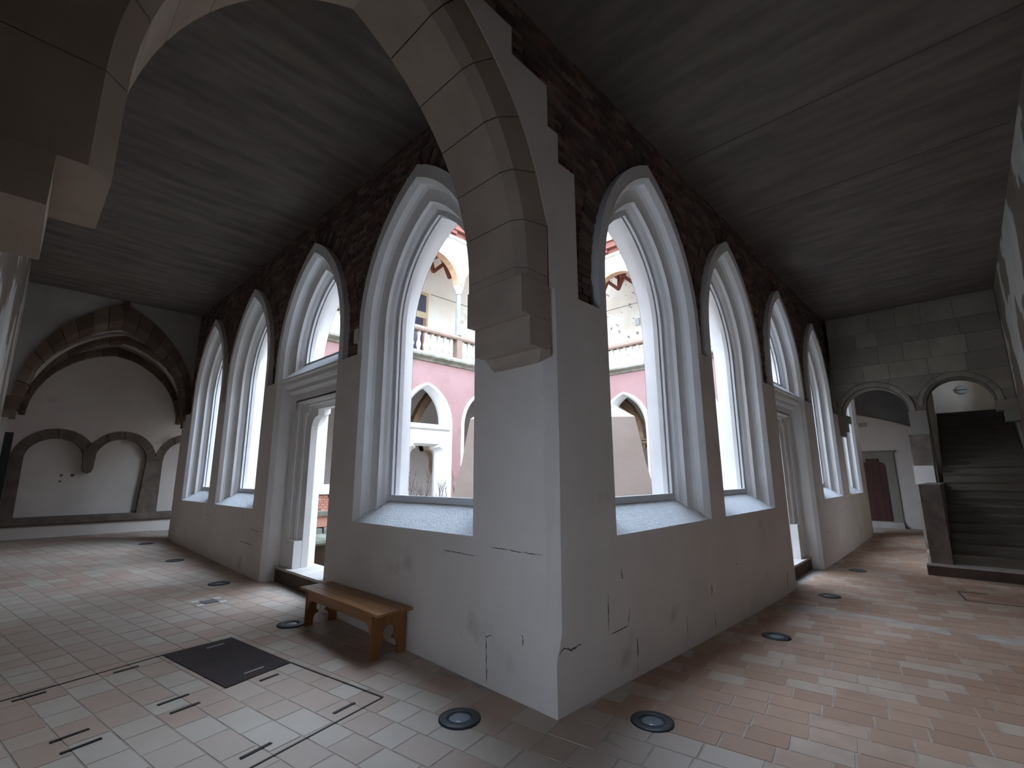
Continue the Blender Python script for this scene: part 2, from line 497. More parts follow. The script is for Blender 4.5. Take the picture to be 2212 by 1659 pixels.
def masonry(parent, mp, centres, end, start, plain=None):
    """recessed brickwork above the plaster: mortar skin + single bricks."""
    mb = MB()
    ops = [(c, BAND['w'] - 0.02, ZP, 3.6, BAND['za'] - 0.02, True) for c in centres]
    face_slices(mb, mp, 0.095, max(start, 0.0), end, 6.1, ZP - 0.03, ops)
    mb.build('mortar_bed', 'mortar', parent, recalc=False)
    bricks = []
    # radial bricks over every arch
    for c in centres:
        R, cc = arch_par(BAND['w'], BAND['za'] - BAND['zs'])
        a1 = atan2(BAND['za'] - BAND['zs'], -cc)
        n = int(a1 * (R + 0.12) / 0.066)
        for sg in (-1, 1):
            for k in range(n):
                a, b = a1 * (k + 0.06) / n, a1 * (k + 0.94) / n
                L = 0.24 if k % 2 else 0.225
                poly = []
                for rr, ang in ((R + 0.012, a), (R + L, a), (R + L, b), (R + 0.012, b)):
                    poly.append((c + sg * (cc + rr * cos(ang)), BAND['zs'] + rr * sin(ang)))
                if max(p[1] for p in poly) > ZC - 0.01: continue
                if min(p[0] for p in poly) < start or max(p[0] for p in poly) > end: continue
                if plain and plain(sum(p[0] for p in poly) / 4, sum(p[1] for p in poly) / 4): continue
                clash = False
                pc = (sum(p[0] for p in poly) / 4, sum(p[1] for p in poly) / 4)
                for c2 in centres:
                    if c2 != c and abs(pc[0] - c2) < abs(pc[0] - c): clash = True
                if clash: continue
                bricks.append(poly)
    z = ZP
    row = 0
    while z < ZC - 0.03:
        z1 = min(z + 0.054, ZC)
        s_ = start - (0.115 if row % 2 else 0.0)
        while s_ < end:
            a, b = s_ + 0.005, s_ + 0.222
            s_ += 0.23
            zm = 0.5 * (z + z1)
            segs = [(max(a, start), min(b, end))]
            for c in centres:
                rw, rza = BAND['w'] + 0.25, BAND['za'] + 0.29
                if zm < BAND['zs']:
                    hw = BAND['w'] + 0.01
                else:
                    R, cc = arch_par(BAND['w'], BAND['za'] - BAND['zs'])
                    RR = R + 0.25
                    dz = zm - BAND['zs']
                    if dz >= RR: continue
                    hw = cc + sqrt(RR * RR - dz * dz)
                    if hw <= 0: continue
                ns = []
                for u, v in segs:
                    if v <= c - hw or u >= c + hw: ns.append((u, v))
                    else:
                        if u < c - hw: ns.append((u, c - hw))
                        if v > c + hw: ns.append((c + hw, v))
                segs = ns
            for u, v in segs:
                if v - u < 0.04: continue
                if plain and plain(0.5 * (u + v), zm): continue
                bricks.append([(u, z), (v, z), (v, z1), (u, z1)])
        z += 0.063
        row += 1
    def key(poly):
        p = Vector(mp(sum(q[0] for q in poly) / 4, 0.08, sum(q[1] for q in poly) / 4))
        return (p - CAMPOS).length
    bricks.sort(key=key)
    rest = MB()
    for i, poly in enumerate(bricks):
        d0 = 0.066 + rng.random() * 0.016
        g = MB()
        q = [(x + rng.uniform(-.003, .003), zz + rng.uniform(-.002, .002)) for x, zz in poly]
        vs = [mp(x, 0.1, zz) for x, zz in q] + [mp(x, d0 + rng.uniform(0, .004), zz) for x, zz in q]
        tgt = g if i < 298 else rest
        tgt.add(vs, [(4, 5, 6, 7), (0, 1, 5, 4), (1, 2, 6, 5), (2, 3, 7, 6), (3, 0, 4, 7)])
        if i < 298:
            g.build('brick', 'brick', parent, recalc=False)
    o = rest.build('brickwork', 'brick', parent, recalc=False)
    o['kind'] = 'stuff'

mb = MB()
face_slices(mb, mB, 0.03, 12.7, BEND, 6.1, ZP - 0.02, [(BC[4], BAND['w'] - 0.02, ZP, 3.6, BAND['za'] - 0.02, True)])
mb.build('upper_plaster', 'plaster', WB, recalc=False)

# stepped edge of plaster over the corner (x, z on the plane y = 0)
STEP = [(0.42, ZP), (0.418, 4.52), (0.175, 4.53), (0.18, 4.825), (0.04, 4.82), (0.03, 5.28), (-0.44, 5.22), (-0.44, 5.515), (-0.77, 5.52), (-0.77, 6.0)]
def in_step(s_, z):
    for (x0, z0), (x1, z1) in zip(STEP[:-1], STEP[1:]):
        lo, hi = min(z0, z1), max(z0, z1)
        if hi - lo > 0.1 and lo <= z <= hi:
            return s_ < max(x0, x1) + 0.02
    return s_ < -0.7
masonry(WA, mA, AC, AEND, 0.66)
masonry(WB, mB, BC[:4], 12.29, -0.78, plain=in_step)

g = MB(); g.box(0.0, 0.1, 3.20, 3.34, 3.44, 3.63); g.build('band_stone', 'plaster', WA)
wi = 0
for i, c in enumerate(AC):
    wi += 1
    window(wi, mA, c, door=(i == 1))
for i, c in enumerate(BC):
    wi += 1
    window(wi, mB, c, door=(i == 2))

# outer (court) faces and the storeys above, which shade the court
for nm, mp, cs, end, doors in (('wall_court_west', mA, AC, AEND, (1,)), ('wall_court_south', mB, BC, BEND, (2,))):
    mb = MB()
    ops = [(c, 1.06, 1.25 if i not in doors else -1.0, 3.6, 5.05, i in doors) for i, c in enumerate(cs)]
    face_slices(mb, mp, 0.72, 0.72, end, 6.0, -0.4, ops)
    o = struct(mb.build(nm, 'pink', recalc=False))
    mb = MB()
    P = [mp(-0.0, 0.4, 6.0), mp(end, 0.4, 6.0), mp(end, 0.72, 6.0), mp(-0.0, 0.72, 6.0)]
    mb.hexa(P + [(p[0], p[1], 11.0) for p in P])
    mb.build('upper_storey', 'cream', o)

# ------------------------------------------------------------------ corner pier with its worn chamfer
mb = MB()
rings = []
for z, a, b in ((-0.4, 0.0, 0.0), (0.33, 0.0, 0.0), (0.40, 0.02, 0.01), (0.46, 0.05, 0.04), (0.56, 0.085, 0.07), (2.0, 0.088, 0.09), (3.08, 0.085, 0.085), (ZP, 0.085, 0.08)):
    rings.append([(0.0, 0.70, z), (0.0, max(a, 0.0005), z), (max(b, 0.0005), 0.0, z), (0.45, 0.0, z), (0.45, 0.70, z)])
mb.loft(rings)
mb.add(rings[-1], [(0, 1, 2, 3, 4)])
struct(mb.build('wall_corner_pier', 'plaster'))

# ------------------------------------------------------------------ floor
FA = radians(9.5)
ue = Vector((-sin(FA), cos(FA))); ve = Vector((cos(FA), sin(FA)))
mb = MB()
def fpatch(x0, x1, y0, y1, nx, ny, dz=-0.002):
    ls = []
    for i in range(nx + 1):
        x = x0 + (x1 - x0) * i / nx
        ls.append([(x, y0 + (y1 - y0) * j / ny, fz(x, y0 + (y1 - y0) * j / ny) + dz) for j in range(ny + 1)])
    mb.loft(ls)
fpatch(-3.3, 0.0, 0.0, 15.4, 4, 12)
mb.box(0.0, 0.80, 0.0, 12.24, -0.40, -0.03)
mb.box(0.0, 15.5, 0.0, 0.80, -0.45, -0.19)
mb.box(-3.6, 18.9, -3.8, 15.8, -0.70, -0.55)  # unseen slab added under the floors to keep out sky light
fpatch(0.0, 0.3, 3.6, 6.1, 2, 4)
fpatch(6.3, 8.8, 0.1, 0.3, 4, 2)
fpatch(-3.3, 0.0, -3.45, 0.0, 4, 4)
fpatch(0.0, 18.6, -3.45, 0.12, 24, 4)
fpatch(0.0, 18.6, 12.1, 15.4, 12, 4)
fpatch(14.7, 18.6, 0.0, 12.2, 4, 8)
FLOOR = struct(mb.build('floor', 'grout'))

def clip(poly, nx, ny, d):
    """keep nx*x + ny*y <= d"""
    out = []
    for i in range(len(poly)):
        p, q = poly[i], poly[(i + 1) % len(poly)]
        a, b = nx * p[0] + ny * p[1] - d, nx * q[0] + ny * q[1] - d
        if a <= 0: out.append(p)
        if (a < 0 < b) or (b < 0 < a):
            t = a / (a - b)
            out.append((p[0] + t * (q[0] - p[0]), p[1] + t * (q[1] - p[1])))
    return out

HATCH = [(-1.089, 3.456), (-0.915, 2.358), (-1.485, 2.211), (-1.695, 3.392)]
def inside(pt, poly):
    s = 0
    for i in range(len(poly)):
        a, b = poly[i], poly[(i + 1) % len(poly)]
        cr = (b[0] - a[0]) * (pt[1] - a[1]) - (b[1] - a[1]) * (pt[0] - a[0])
        if s == 0: s = 1 if cr > 0 else -1
        elif cr * s < 0: return False
    return True

tiles = []
ROW = 0.242
vmin, vmax = -7.0, 21.0
v = vmin
k = 0
while v < vmax:
    ROW = rng.choice((0.225, 0.235, 0.245, 0.26, 0.275))
    u = -14.0 + rng.random() * 0.3
    while u < 18.0:
        L = rng.choice((0.24, 0.27, 0.30, 0.32, 0.35))
        g = 0.003
        inn = [(u + g, v + g), (u + L - g, v + g), (u + L - g, v + ROW - g), (u + g, v + ROW - g)]
        P = [tuple(ue * a + ve * b) for a, b in inn]
        cx = sum(p[0] for p in P) / 4; cy = sum(p[1] for p in P) / 4
        u += L
        if cx < -3.4 or cx > 18.6 or cy < -3.5 or cy > 15.5: continue
        if cx > 0 and cy > 0.1: continue
        if all(inside(p, HATCH) for p in P): continue
        P = clip(clip(P, -1, 0, 3.2), 0, -1, 3.35)
        P = clip(clip(P, 0, 1, 15.28), 1, 0, 18.38)
        if cx > 0:
            P = clip(P, 0, 1, -0.003)
            if 9.3 < cx < 15.4 and cy < -1.5: continue
        elif cy > 0:
            P = clip(P, 1, 0, -0.003)
        if len(P) < 3: continue
        tiles.append((P, cx, cy))
    v += ROW
    k += 1
def vis(t):
    q = Vector((t[1], t[2], 0)) - CAMPOS
    z = q.dot(_f)
    if z < 0.3: return (1, q.length)
    x, y = q.dot(_r) / z * 1016 + 1106, 829.5 - q.dot(_u) / z * 1016
    ok = -60 < x < 2272 and y < 1720
    return (0 if ok else 1, q.length)
tiles.sort(key=vis)
restL, restR = MB(), MB()
for i, (P, cx, cy) in enumerate(tiles):
    n = len(P)
    h = rng.uniform(0.0, 0.0015)
    tx, ty = rng.uniform(-.003, .003), rng.uniform(-.003, .003)
    c2 = (sum(p[0] for p in P) / n, sum(p[1] for p in P) / n)
    top = []
    for p in P:
        q = (p[0] + (c2[0] - p[0]) * 0.03, p[1] + (c2[1] - p[1]) * 0.03)
        top.append((q[0], q[1], fz(*q) + h + tx * (q[0] - cx) + ty * (q[1] - cy)))
    bot = [(p[0], p[1], fz(*p) - 0.014) for p in P]
    fs = [tuple(range(n))] + [(j, (j + 1) % n, n + (j + 1) % n, n + j) for j in range(n)]
    right = cx > 0.4 and cy < 0
    if i < 298:
        g = MB(); g.add(top + bot, fs)
        g.build('tile', 'tile_right' if right else 'tile', FLOOR, recalc=True)
    else:
        (restR if right else restL).add(top + bot, fs)
for r, m in ((restL, 'tile'), (restR, 'tile_right')):
    o = r.build('far_tiles', m, FLOOR)
    o['kind'] = 'stuff'

# ------------------------------------------------------------------ ceiling
mb = MB()
mb.box(-3.4, 0.7, 0.0, 12.2, ZC, 6.10)
mb.box(-3.4, 18.6, 12.2, 15.6, ZC, 6.10)
cl = struct(mb.build('ceiling', 'ceiling_left'))
mb = MB()
mb.box(-3.4, 18.6, -3.6, 0.0, ZC, 6.10)
mb.box(0.7, 18.6, 0.0, 0.7, ZC, 6.10)
mb.box(14.1, 18.6, 0.7, 12.2, ZC, 6.10)
mb.build('ceiling_right', 'ceiling', cl)
# fine construction joints across the right ceiling
mb = MB()
for x in (2.93, 4.98):
    mb.box(x, x + 0.018, -3.3, -0.1, ZC - 0.004, ZC + 0.01)
mb.build('joint', 'joint', cl)

# ------------------------------------------------------------------ outer walls
def pierced(name, ax, p0, p1, s0, s1, holes, m):
    """solid wall with tall rectangular openings (a, b, z0, z1) along its run."""
    mb = MB()
    def bx(a, b, z0, z1):
        if ax == 0: mb.box(p0, p1, a, b, z0, z1)
        else: mb.box(a, b, p0, p1, z0, z1)
    e = s0
    for a, b, z0, z1 in holes:
        bx(e, a, -0.4, 6.1); bx(a, b, -0.4, z0); bx(a, b, z1, 6.1)
        e = b
    bx(e, s1, -0.4, 6.1)
    return struct(mb.build(name, m))
# unseen openings added to brighten the interior: beside the viewer, by the stair landing
pierced('wall_outer_left', 0, -3.55, -3.2, -3.7, 15.7, [(-1.5, -0.8, 0.5, 1.7)], 'outer_plaster')
pierced('wall_outer_right', 1, -3.75, -3.35, -3.2, 18.8, [(16.0, 16.7, 4.0, 4.9)], 'outer_plaster')
mb = MB()
mb.box(-3.2, 18.8, 15.3, 15.7, -0.4, 6.1)
WEND = struct(mb.build('wall_far_left', 'plaster'))
mb = MB()
mb.box(18.4, 18.8, -3.35, 15.3, -0.4, 6.1)
WFR = struct(mb.build('wall_far_right', 'plaster'))

# ------------------------------------------------------------------ big pointed stone arch across the left gallery
ACX, AR, ACC, AZS = -1.565, 2.118, -0.893, 3.35
ARCH = thing('stone_arch', 'wide pointed beige stone arch springing from the corner pier across the left gallery', 'arch', (0, 0.3, 3.0))
DEP = 0.65
def arch_sweep(mb, sg, a0, a1, prof, n=3):
    ls = []
    for i in range(n + 1):
        a = a0 + (a1 - a0) * i / n
        row = []
        for r, y in prof:
            row.append((ACX + sg * (ACC + r * cos(a)), y, AZS + r * sin(a)))
        ls.append(row)
    mb.loft(ls, closed=True)
    m = len(prof)
    mb.add(ls[0], [tuple(range(m))]); mb.add(ls[-1], [tuple(range(m))])
VPR = [(AR, 0.085), (AR + 0.08, 0.008), (AR + 0.39, 0.008), (AR + 0.39, 0.64), (AR + 0.01, 0.64), (AR, 0.63)]
VCR = [(AR + 0.012, 0.09), (AR + 0.085, 0.018), (AR + 0.385, 0.018), (AR + 0.385, 0.63), (AR + 0.085, 0.63), (AR + 0.012, 0.62)]
amax = acos(-ACC / AR)
for sg in (-1, 1):
    n = 6
    for k in range(n):
        a0, a1 = amax * k / n, amax * (k + 1) / n
        gap = 0.0022
        g = MB(); arch_sweep(g, sg, a0 + gap, a1 - (gap if k < n - 1 else 0.0), VPR)
        g.build('voussoir', 'stone', ARCH, weld=True)
    if sg < 0:
        g = MB(); g.box(-3.2, -3.0, 0.05, 0.62, 2.9, 5.6); g.build('backing_stone', 'stone', ARCH)
    g = MB(); arch_sweep(g, sg, 0.0, amax, VCR, 14)
    g.build('mortar_joint', 'joint', ARCH, weld=True)
    X = lambda dx: ACX + sg * dx
    def blk(x_in, z0, z1, y0, y1, name='corbel_block', ch=False):
        g = MB()
        a, b = X(x_in), X(1.568 if sg > 0 else 1.634)
        if ch:   # short upright springer stone that still carries the chamfer
            P = [(X(1.225), 0.085), (X(1.305), 0.008), (X(1.568 if sg > 0 else 1.634), 0.008), (X(1.568 if sg > 0 else 1.634), 0.64), (X(1.305), 0.64), (X(1.225), 0.63)]
            g.prism(P, lambda p, t: (p[0], p[1], t), z0, z1)
        else:
            g.box(min(a, b), max(a, b), y0, y1, z0, z1)
            if False: pass
        return g.build(name, 'stone', ARCH)
    if sg > 0:
        blk(1.225, 3.279, 3.348, 0, 0, 'springer', True)
        blk(1.225, 2.962, 3.275, 0.004, 0.646)
        blk(1.32, 2.715, 2.958, 0.002, 0.648)
    else:
        blk(1.225, 2.912, 3.348, 0, 0, 'springer', True)
        blk(1.395, 2.695, 2.908, -0.004, 0.65)
    g = MB()
    a, b = X(1.45 if sg > 0 else 1.56), X(1.568 if sg > 0 else 1.634)
    p0 = [(a + sg * 0.03, 0.05, 2.60), (b, 0.0, 2.655), (b, 0.65, 2.62), (a + sg * 0.05, 0.63, 2.64)]
    p1 = [(a, 0.0, 2.711), (b, 0.0, 2.711), (b, 0.65, 2.711), (a, 0.65, 2.711)]
    g.hexa(p0 + p1)
    g.build('corbel_block', 'stone', ARCH)

# spandrel wall above the arch: rough core + plaster skin with the stepped edge
mb = MB()
def ex_top(x):
    dx = abs(x - ACX)
    R = AR + 0.385
    return AZS + sqrt(max(R * R - (dx - ACC) ** 2, 0))
xs = [-3.2 + 3.2 * i / 24 for i in range(25)]
for a, b in zip(xs[:-1], xs[1:]):
    za, zb = min(ex_top(a), 6.0), min(ex_top(b), 6.0)
    mb.hexa([(a, 0.095, za), (b, 0.095, zb), (b, 0.64, zb), (a, 0.64, za), (a, 0.095, 6.02), (b, 0.095, 6.02), (b, 0.64, 6.02), (a, 0.64, 6.02)])
SPD = struct(mb.build('wall_spandrel', 'mortar'))
mb = MB()
def top_of(x):
    """upper limit of plaster at x"""
    if x < -0.77: return 6.0
    if x < -0.44: return 5.52
    if x < 0.03: return 5.25
    if x < 0.175: return 4.825
    return 4.525
cuts = sorted(set(xs + [-0.77, -0.44, 0.0, 0.03, 0.1, 0.175, 0.3, 0.42]))
for a, b in zip(cuts[:-1], cuts[1:]):
    t = top_of(0.5 * (a + b))
    lo = lambda x: ex_top(x) if x <= 0.0 else ZP
    za, zb = lo(a) if a < 0 or b <= 0 else ZP, lo(b)
    if a == 0.0: za = ZP
    if min(za, zb) >= t: continue
    za, zb = min(za, t - 0.01), min(zb, t - 0.01)
    mb.hexa([(a, 0.0, za), (b, 0.0, zb), (b, 0.10, zb), (a, 0.10, za), (a, 0.0, t), (b, 0.0, t), (b, 0.10, t), (a, 0.10, t)])
mb.build('plaster_skin', 'plaster', SPD)
# plaster on the arch-side flank of the left wall above the pier (behind the springing)
mb = MB()
mb.box(0.0, 0.09, 0.1, 0.66, ZP, 6.0)
mb.build('pier_head', 'plaster', SPD)

# ------------------------------------------------------------------ far end of the left gallery: ribs and blind arcade
def rib(name, label, y0, y1, w_in, za_in, w_out, za_out, zs, c, n, matn='redstone', jog=0.0, group=None):
    t = thing(name, label, 'arch', (c, 0.5 * (y0 + y1), zs), group)
    Ri, ci = arch_par(w_in, za_in - zs); Ro, co = arch_par(w_out, za_out - zs)
    ai, ao = atan2(za_in - zs, -ci), atan2(za_out - zs, -co)
    for sg in (-1, 1):
        for k in range(n):
            g = MB()
            j = rng.uniform(-jog, jog)
            ls = []
            for q in range(3):
                u = (k + 0.02 + 0.96 * q / 2) / n
                pi_ = (c + sg * (ci + (Ri + j) * cos(ai * u)), zs + (Ri + j) * sin(ai * u))
                po = (c + sg * (co + Ro * cos(ao * u)), zs + Ro * sin(ao * u))
                ch = 0.25
                pm = (pi_[0] * (1 - ch) + po[0] * ch, pi_[1] * (1 - ch) + po[1] * ch)
                ls.append([(pi_[0], y0 + 0.10, pi_[1]), (pm[0], y0, pm[1]), (po[0], y0, po[1]), (po[0], y1, po[1]), (pi_[0], y1, pi_[1])])
            g.loft(ls, closed=True)
            g.add(ls[0], [(0, 1, 2, 3, 4)]); g.add(ls[-1], [(0, 1, 2, 3, 4)])
            g.build('voussoir', matn, t, weld=True)
    return t
CR = -1.5
R1 = rib('rib_arch', 'big dark red stone rib arch ending the left gallery, nearest of three', 12.0, 12.5, 1.42, 5.33, 1.62, 5.87, 3.40, CR, 9, jog=0.012)
R2 = rib('rib_arch', 'patchy broken stone rib under the vault between two other ribs', 13.75, 14.0, 1.60, 5.30, 1.66, 5.50, 3.40, -1.25, 9, jog=0.03)
R3 = rib('rib_arch', 'thin dark stone wall rib framing the white lunette above the blind arcade', 15.0, 15.3, 1.62, 5.17, 1.74, 5.42, 3.30, -1.24, 8, jog=0.01)
g = MB(); g.box(CR - 0.06, CR + 0.06, 11.96, 12.3, 5.70, 5.93)
g.build('keystone', 'redstone', R1)
for sg in (-1, 1):
    for k, (w, z0, z1) in enumerate(((0.12, 3.28, 3.40), (0.09, 3.12, 3.28), (0.05, 2.96, 3.12))):
        xx = CR + sg * 1.55
        g = MB()
        a, b = sorted((xx - sg * w, CR + sg * 1.70))
        g.box(a, b, 12.0, 12.45, z0, z1)
        g.build('capital', 'redstone', R1)
# wall over the near rib
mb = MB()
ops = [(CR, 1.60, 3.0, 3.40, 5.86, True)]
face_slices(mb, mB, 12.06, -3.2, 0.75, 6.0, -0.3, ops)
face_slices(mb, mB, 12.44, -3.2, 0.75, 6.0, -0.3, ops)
struct(mb.build('wall_rib_spandrel', MT['shaded_plaster'], recalc=False))
# remnants of vault web between the ribs
mb = MB()
ls = []
for y, w, za, zs, c in ((12.46, 1.60, 5.72, 3.5, CR), (13.8, 1.70, 5.62, 3.45, -1.3), (15.3, 1.74, 5.50, 3.4, -1.24)):
    ls.append([(s_, y, z) for s_, z in arch_line(c, w, zs, zs, za, 8)])
mb.loft(ls)
o = struct(mb.build('ceiling_vault_web', 'plaster', smooth=True, recalc=False))

ARC = thing('blind_arcade', 'row of grey brown stone blind arches on the far white wall of the left gallery', 'arcade', (-1.2, 15.2, 0.6))
YF = 15.08
def ring_arc(name, c, w_in, w_out, zs, hi, ho, a0=0, a1=pi, n=14, pieces=6):
    for p in range(pieces):
        g = MB(); ls = []
        for k in range(4):
            a = a0 + (a1 - a0) * (p + 0.012 + 0.976 * k / 3) / pieces
            pin = (c + w_in * cos(a), zs + hi * sin(a)); po = (c + w_out * cos(a), zs + ho * sin(a))
            ls.append([(pin[0], YF, pin[1]), (po[0], YF, po[1]), (po[0], 15.31, po[1]), (pin[0], 15.31, pin[1])])
        g.loft(ls, closed=True)
        g.add(ls[0], [(0, 1, 2, 3)]); g.add(ls[-1], [(0, 1, 2, 3)])
        g.build(name, 'brownstone', ARC, weld=True)
ring_arc('arch_stone', -2.16, 0.58, 0.82, 2.20, 0.545, 0.80)
ring_arc('arch_stone', -0.78, 0.58, 0.80, 2.20, 0.59, 0.81)
ring_arc('arch_stone', 0.72, 0.52, 0.72, 2.20, 0.58, 0.80, a0=pi * 0.5, a1=pi, pieces=3)
def jamb(pts, name='jamb', yf=None):
    g = MB()
    g.prism(pts, lambda p, t: (p[0], t, p[1]), yf or YF, 15.31)
    return g.build(name, 'brownstone', ARC)
jamb([(-2.98, 0.6), (-2.72, 0.6), (-2.735, 2.22), (-2.97, 2.22)])
jamb([(-1.59, 2.22), (-1.345, 2.22), (-1.355, 1.95), (-1.39, 1.86), (-1.46, 1.82), (-1.53, 1.86), (-1.575, 1.95)], 'pendant')
jamb([(-1.60, 2.205), (-1.335, 2.205), (-1.34, 2.36), (-1.40, 2.56), (-1.47, 2.66), (-1.54, 2.56), (-1.60, 2.36)], 'springer', YF - 0.015)
jamb([(-0.28, 0.6), (0.2, 0.6), (0.19, 2.22), (-0.19, 2.22)])
g = MB()
g.prism([(YF - 0.10, 0.55), (YF - 0.10, 0.66), (YF, 0.72), (15.31, 0.72), (15.31, 0.5), (YF - 0.06, 0.5)], lambda p, t: (t, p[0], p[1]), -3.15, 1.1)
g.build('string_course', 'brownstone', ARC)
# plaster skins above and below the arcade (kept proud of the recesses)
mb = MB()
def arc_top(x):
    z = 2.30
    for c, w, h in ((-2.16, 0.82, 0.80), (-0.78, 0.80, 0.81), (0.72, 0.72, 0.80)):
        if abs(x - c) < w:
            z = max(z, 2.20 + h * sqrt(max(0, 1 - ((x - c) / w) ** 2)))
    return z - 0.01
xs2 = [-3.2 + 4.6 * i / 70 for i in range(71)]
for a, b in zip(xs2[:-1], xs2[1:]):
    mb.quad((a, YF + 0.03, arc_top(a)), (b, YF + 0.03, arc_top(b)), (b, YF + 0.03, 6.0), (a, YF + 0.03, 6.0))
mb.box(-3.2, 1.4, YF - 0.02, 15.3, -0.3, 0.52)
mb.build('plaster_skin', 'plaster', WEND, recalc=False)
for k, (x, z, r) in enumerate(((-1.96, 1.777, 0.035), (-1.74, 1.777, 0.04), (-1.965, 1.617, 0.028))):
    g = MB(); g.lathe([(0.0, 0.0), (r * 0.75, 0.006), (r, 0.0)], 0, 0, 10)
    g.v = [(x + p[0], 15.298 - p[2], z + p[1]) for p in g.v]
    g.build('fixing_hole', 'brownstone', WEND)

# ------------------------------------------------------------------ cross wall with two round arches in the right gallery
XW0, XW1 = 12.3, 12.75
ARS = [(-0.79, 0.68, 3.235), (-2.417, 0.60, 3.345)]       # centre y, radius, springing
def rtop(y, extra=0.0):
    for c, r, zs in ARS:
        if abs(y - c) < r + extra:
            return zs + sqrt(max((r + extra) ** 2 - (y - c) ** 2, 0))
    return None
mb = MB()
ys = sorted(set([-3.35, 0.0] + [c + r * cos(pi * k / 20) for c, r, zs in ARS for k in range(21)]))
for a, b in zip(ys[:-1], ys[1:]):
    m = 0.5 * (a + b)
    t = rtop(m)
    if t is None:
        z0a = z0b = -0.4
        if m > -0.2: z0a = z0b = 2.83
        if m < -3.0: z0a = z0b = 3.12
    else:
        z0a, z0b = rtop(a + 1e-6) or 3.235, rtop(b - 1e-6) or 3.235
    mb.hexa([(XW0, a, z0a), (XW1, a, z0a), (XW1, b, z0b), (XW0, b, z0b), (XW0, a, 6.0), (XW1, a, 6.0), (XW1, b, 6.0), (XW0, b, 6.0)])
XWALL = struct(mb.build('wall_cross', MT['ashlar_joint']))
# ashlar facing blocks
z = 2.3
row = 0
while z < 5.9:
    h = (0.42, 0.47, 0.40, 0.50)[row % 4]
    z1 = min(z + h, 5.93)
    y = -3.34
    while y < -0.01:
        Lb = rng.uniform(0.45, 0.85)
        y1 = min(y + Lb, -0.005)
        if -0.005 - y1 < 0.2: y1 = -0.005
        # clip under-side to arch rings
        cs = [y + 0.006]
        n = 10
        for k in range(1, n): cs.append(y + (y1 - y) * k / n)
        cs.append(y1 - 0.006)
        g = MB()
        run = []
        for q in cs:
            t = rtop(q, 0.14)
            lo = z + 0.005
            if t is not None: lo = max(lo, t + 0.012)
            elif q > -0.25 : lo = max(lo, 2.84)
            elif -1.8 < q < -1.4: lo = max(lo, 2.62)
            elif q < -3.0: lo = max(lo, 3.34)
            run.append((q, min(lo, z1 - 0.003)))
        run2 = [r for r in run if r[1] < z1 - 0.02]
        if len(run2) >= 3:
            d = rng.uniform(0.012, 0.022)
            for a, b in zip(run2[:-1], run2[1:]):
                g.hexa([(XW0 - d, a[0], a[1]), (XW0, a[0], a[1]), (XW0, b[0], b[1]), (XW0 - d, b[0], b[1]),
                        (XW0 - d, a[0], z1 - 0.004), (XW0, a[0], z1 - 0.004), (XW0, b[0], z1 - 0.004), (XW0 - d, b[0], z1 - 0.004)])
            g.build('ashlar_block', 'ashlar', XWALL, weld=True)
        y = y1
    z = z1
    row += 1
for c, r, zs in ARS:
    for k in range(9):
        g = MB(); ls = []
        for q in range(4):
            a = pi * (k + 0.012 + 0.976 * q / 3) / 9
            pts = []
            for rr, xx in ((r - 0.005, XW0 + 0.05), (r + 0.06, XW0 - 0.03), (r + 0.135, XW0 - 0.03), (r + 0.135, XW0 + 0.02), (r - 0.005, XW1 + 0.01)):
                pts.append((xx, c + rr * cos(a), zs + rr * sin(a)))
            ls.append(pts)
        g.loft(ls, closed=True)
        g.add(ls[0], [(0, 1, 2, 3, 4)]); g.add(ls[-1], [(0, 1, 2, 3, 4)])
        g.build('arch_stone', 'ashlar', XWALL, weld=True)
# corbels under the left springing, pier between the arches
for (y0, y1, z0, z1) in ((-0.22, 0.0, 3.05, 3.235), (-0.15, 0.0, 2.83, 3.05), (-0.08, 0.0, 2.70, 2.83)):
    g = MB(); g.box(XW0 - 0.02, XW1, y0, y1, z0, z1); g.build('corbel', 'ashlar', XWALL)
for (y0, y1, z0, z1, mm) in ((-1.80, -1.46, 2.66, 3.23, 'ashlar'), (-1.78, -1.40, 1.9, 2.66, 'brownstone'), (-1.76, -1.38, -0.3, 1.9, 'plaster')):
    g = MB(); g.box(XW0 - 0.025, XW1, y0, y1, z0, z1); g.build('pier_stone', mm, XWALL)
g = MB(); g.box(XW0 - 0.02, XW1, -3.349, -3.01, 3.11, 3.34); g.build('impost_stone', 'ashlar', XWALL)
g = MB(); g.box(XW0 + 0.02, XW1, -3.349, -3.12, 2.86, 3.11); g.build('impost_stone', 'ashlar', XWALL)

# stairs behind the right arch
ST = thing('staircase', 'dark straight flight of stairs rising through the right round arch', 'stairs', (9.3, -2.5, -0.16))
g = MB(); g.box(9.30, 9.75, -3.34, -1.53, -0.3, 0.045); g.build('bottom_slab', 'step_top', ST)
g = MB(); g.box(9.292, 9.302, -3.34, -1.535, -0.3, 0.005); g.build('slab_riser', 'step_front', ST)
NS = 20
for k in range(NS):
    g = MB()
    x = 9.55 + 0.298 * k
    z0 = 0.045 + 0.168 * k
    g.box(x, x + 0.34, -3.33, -1.90, z0 - 0.25, z0 + 0.128)
    stp = g.build('step', 'stair', ST)
    g = MB(); g.box(x - 0.03, x + 0.34, -3.33, -1.90, z0 + 0.13, z0 + 0.168)
    g.build('tread', 'stair', stp)
g = MB(); g.box(15.5, 18.3, -3.34, -1.75, 3.1, 3.405); g.build('landing', 'stair', ST)
g = MB()
g.box(9.38, 12.3, -1.91, -1.60, -0.25, 1.50)
g.build('cheek_wall', MT['brownstone'], ST)
g = MB()
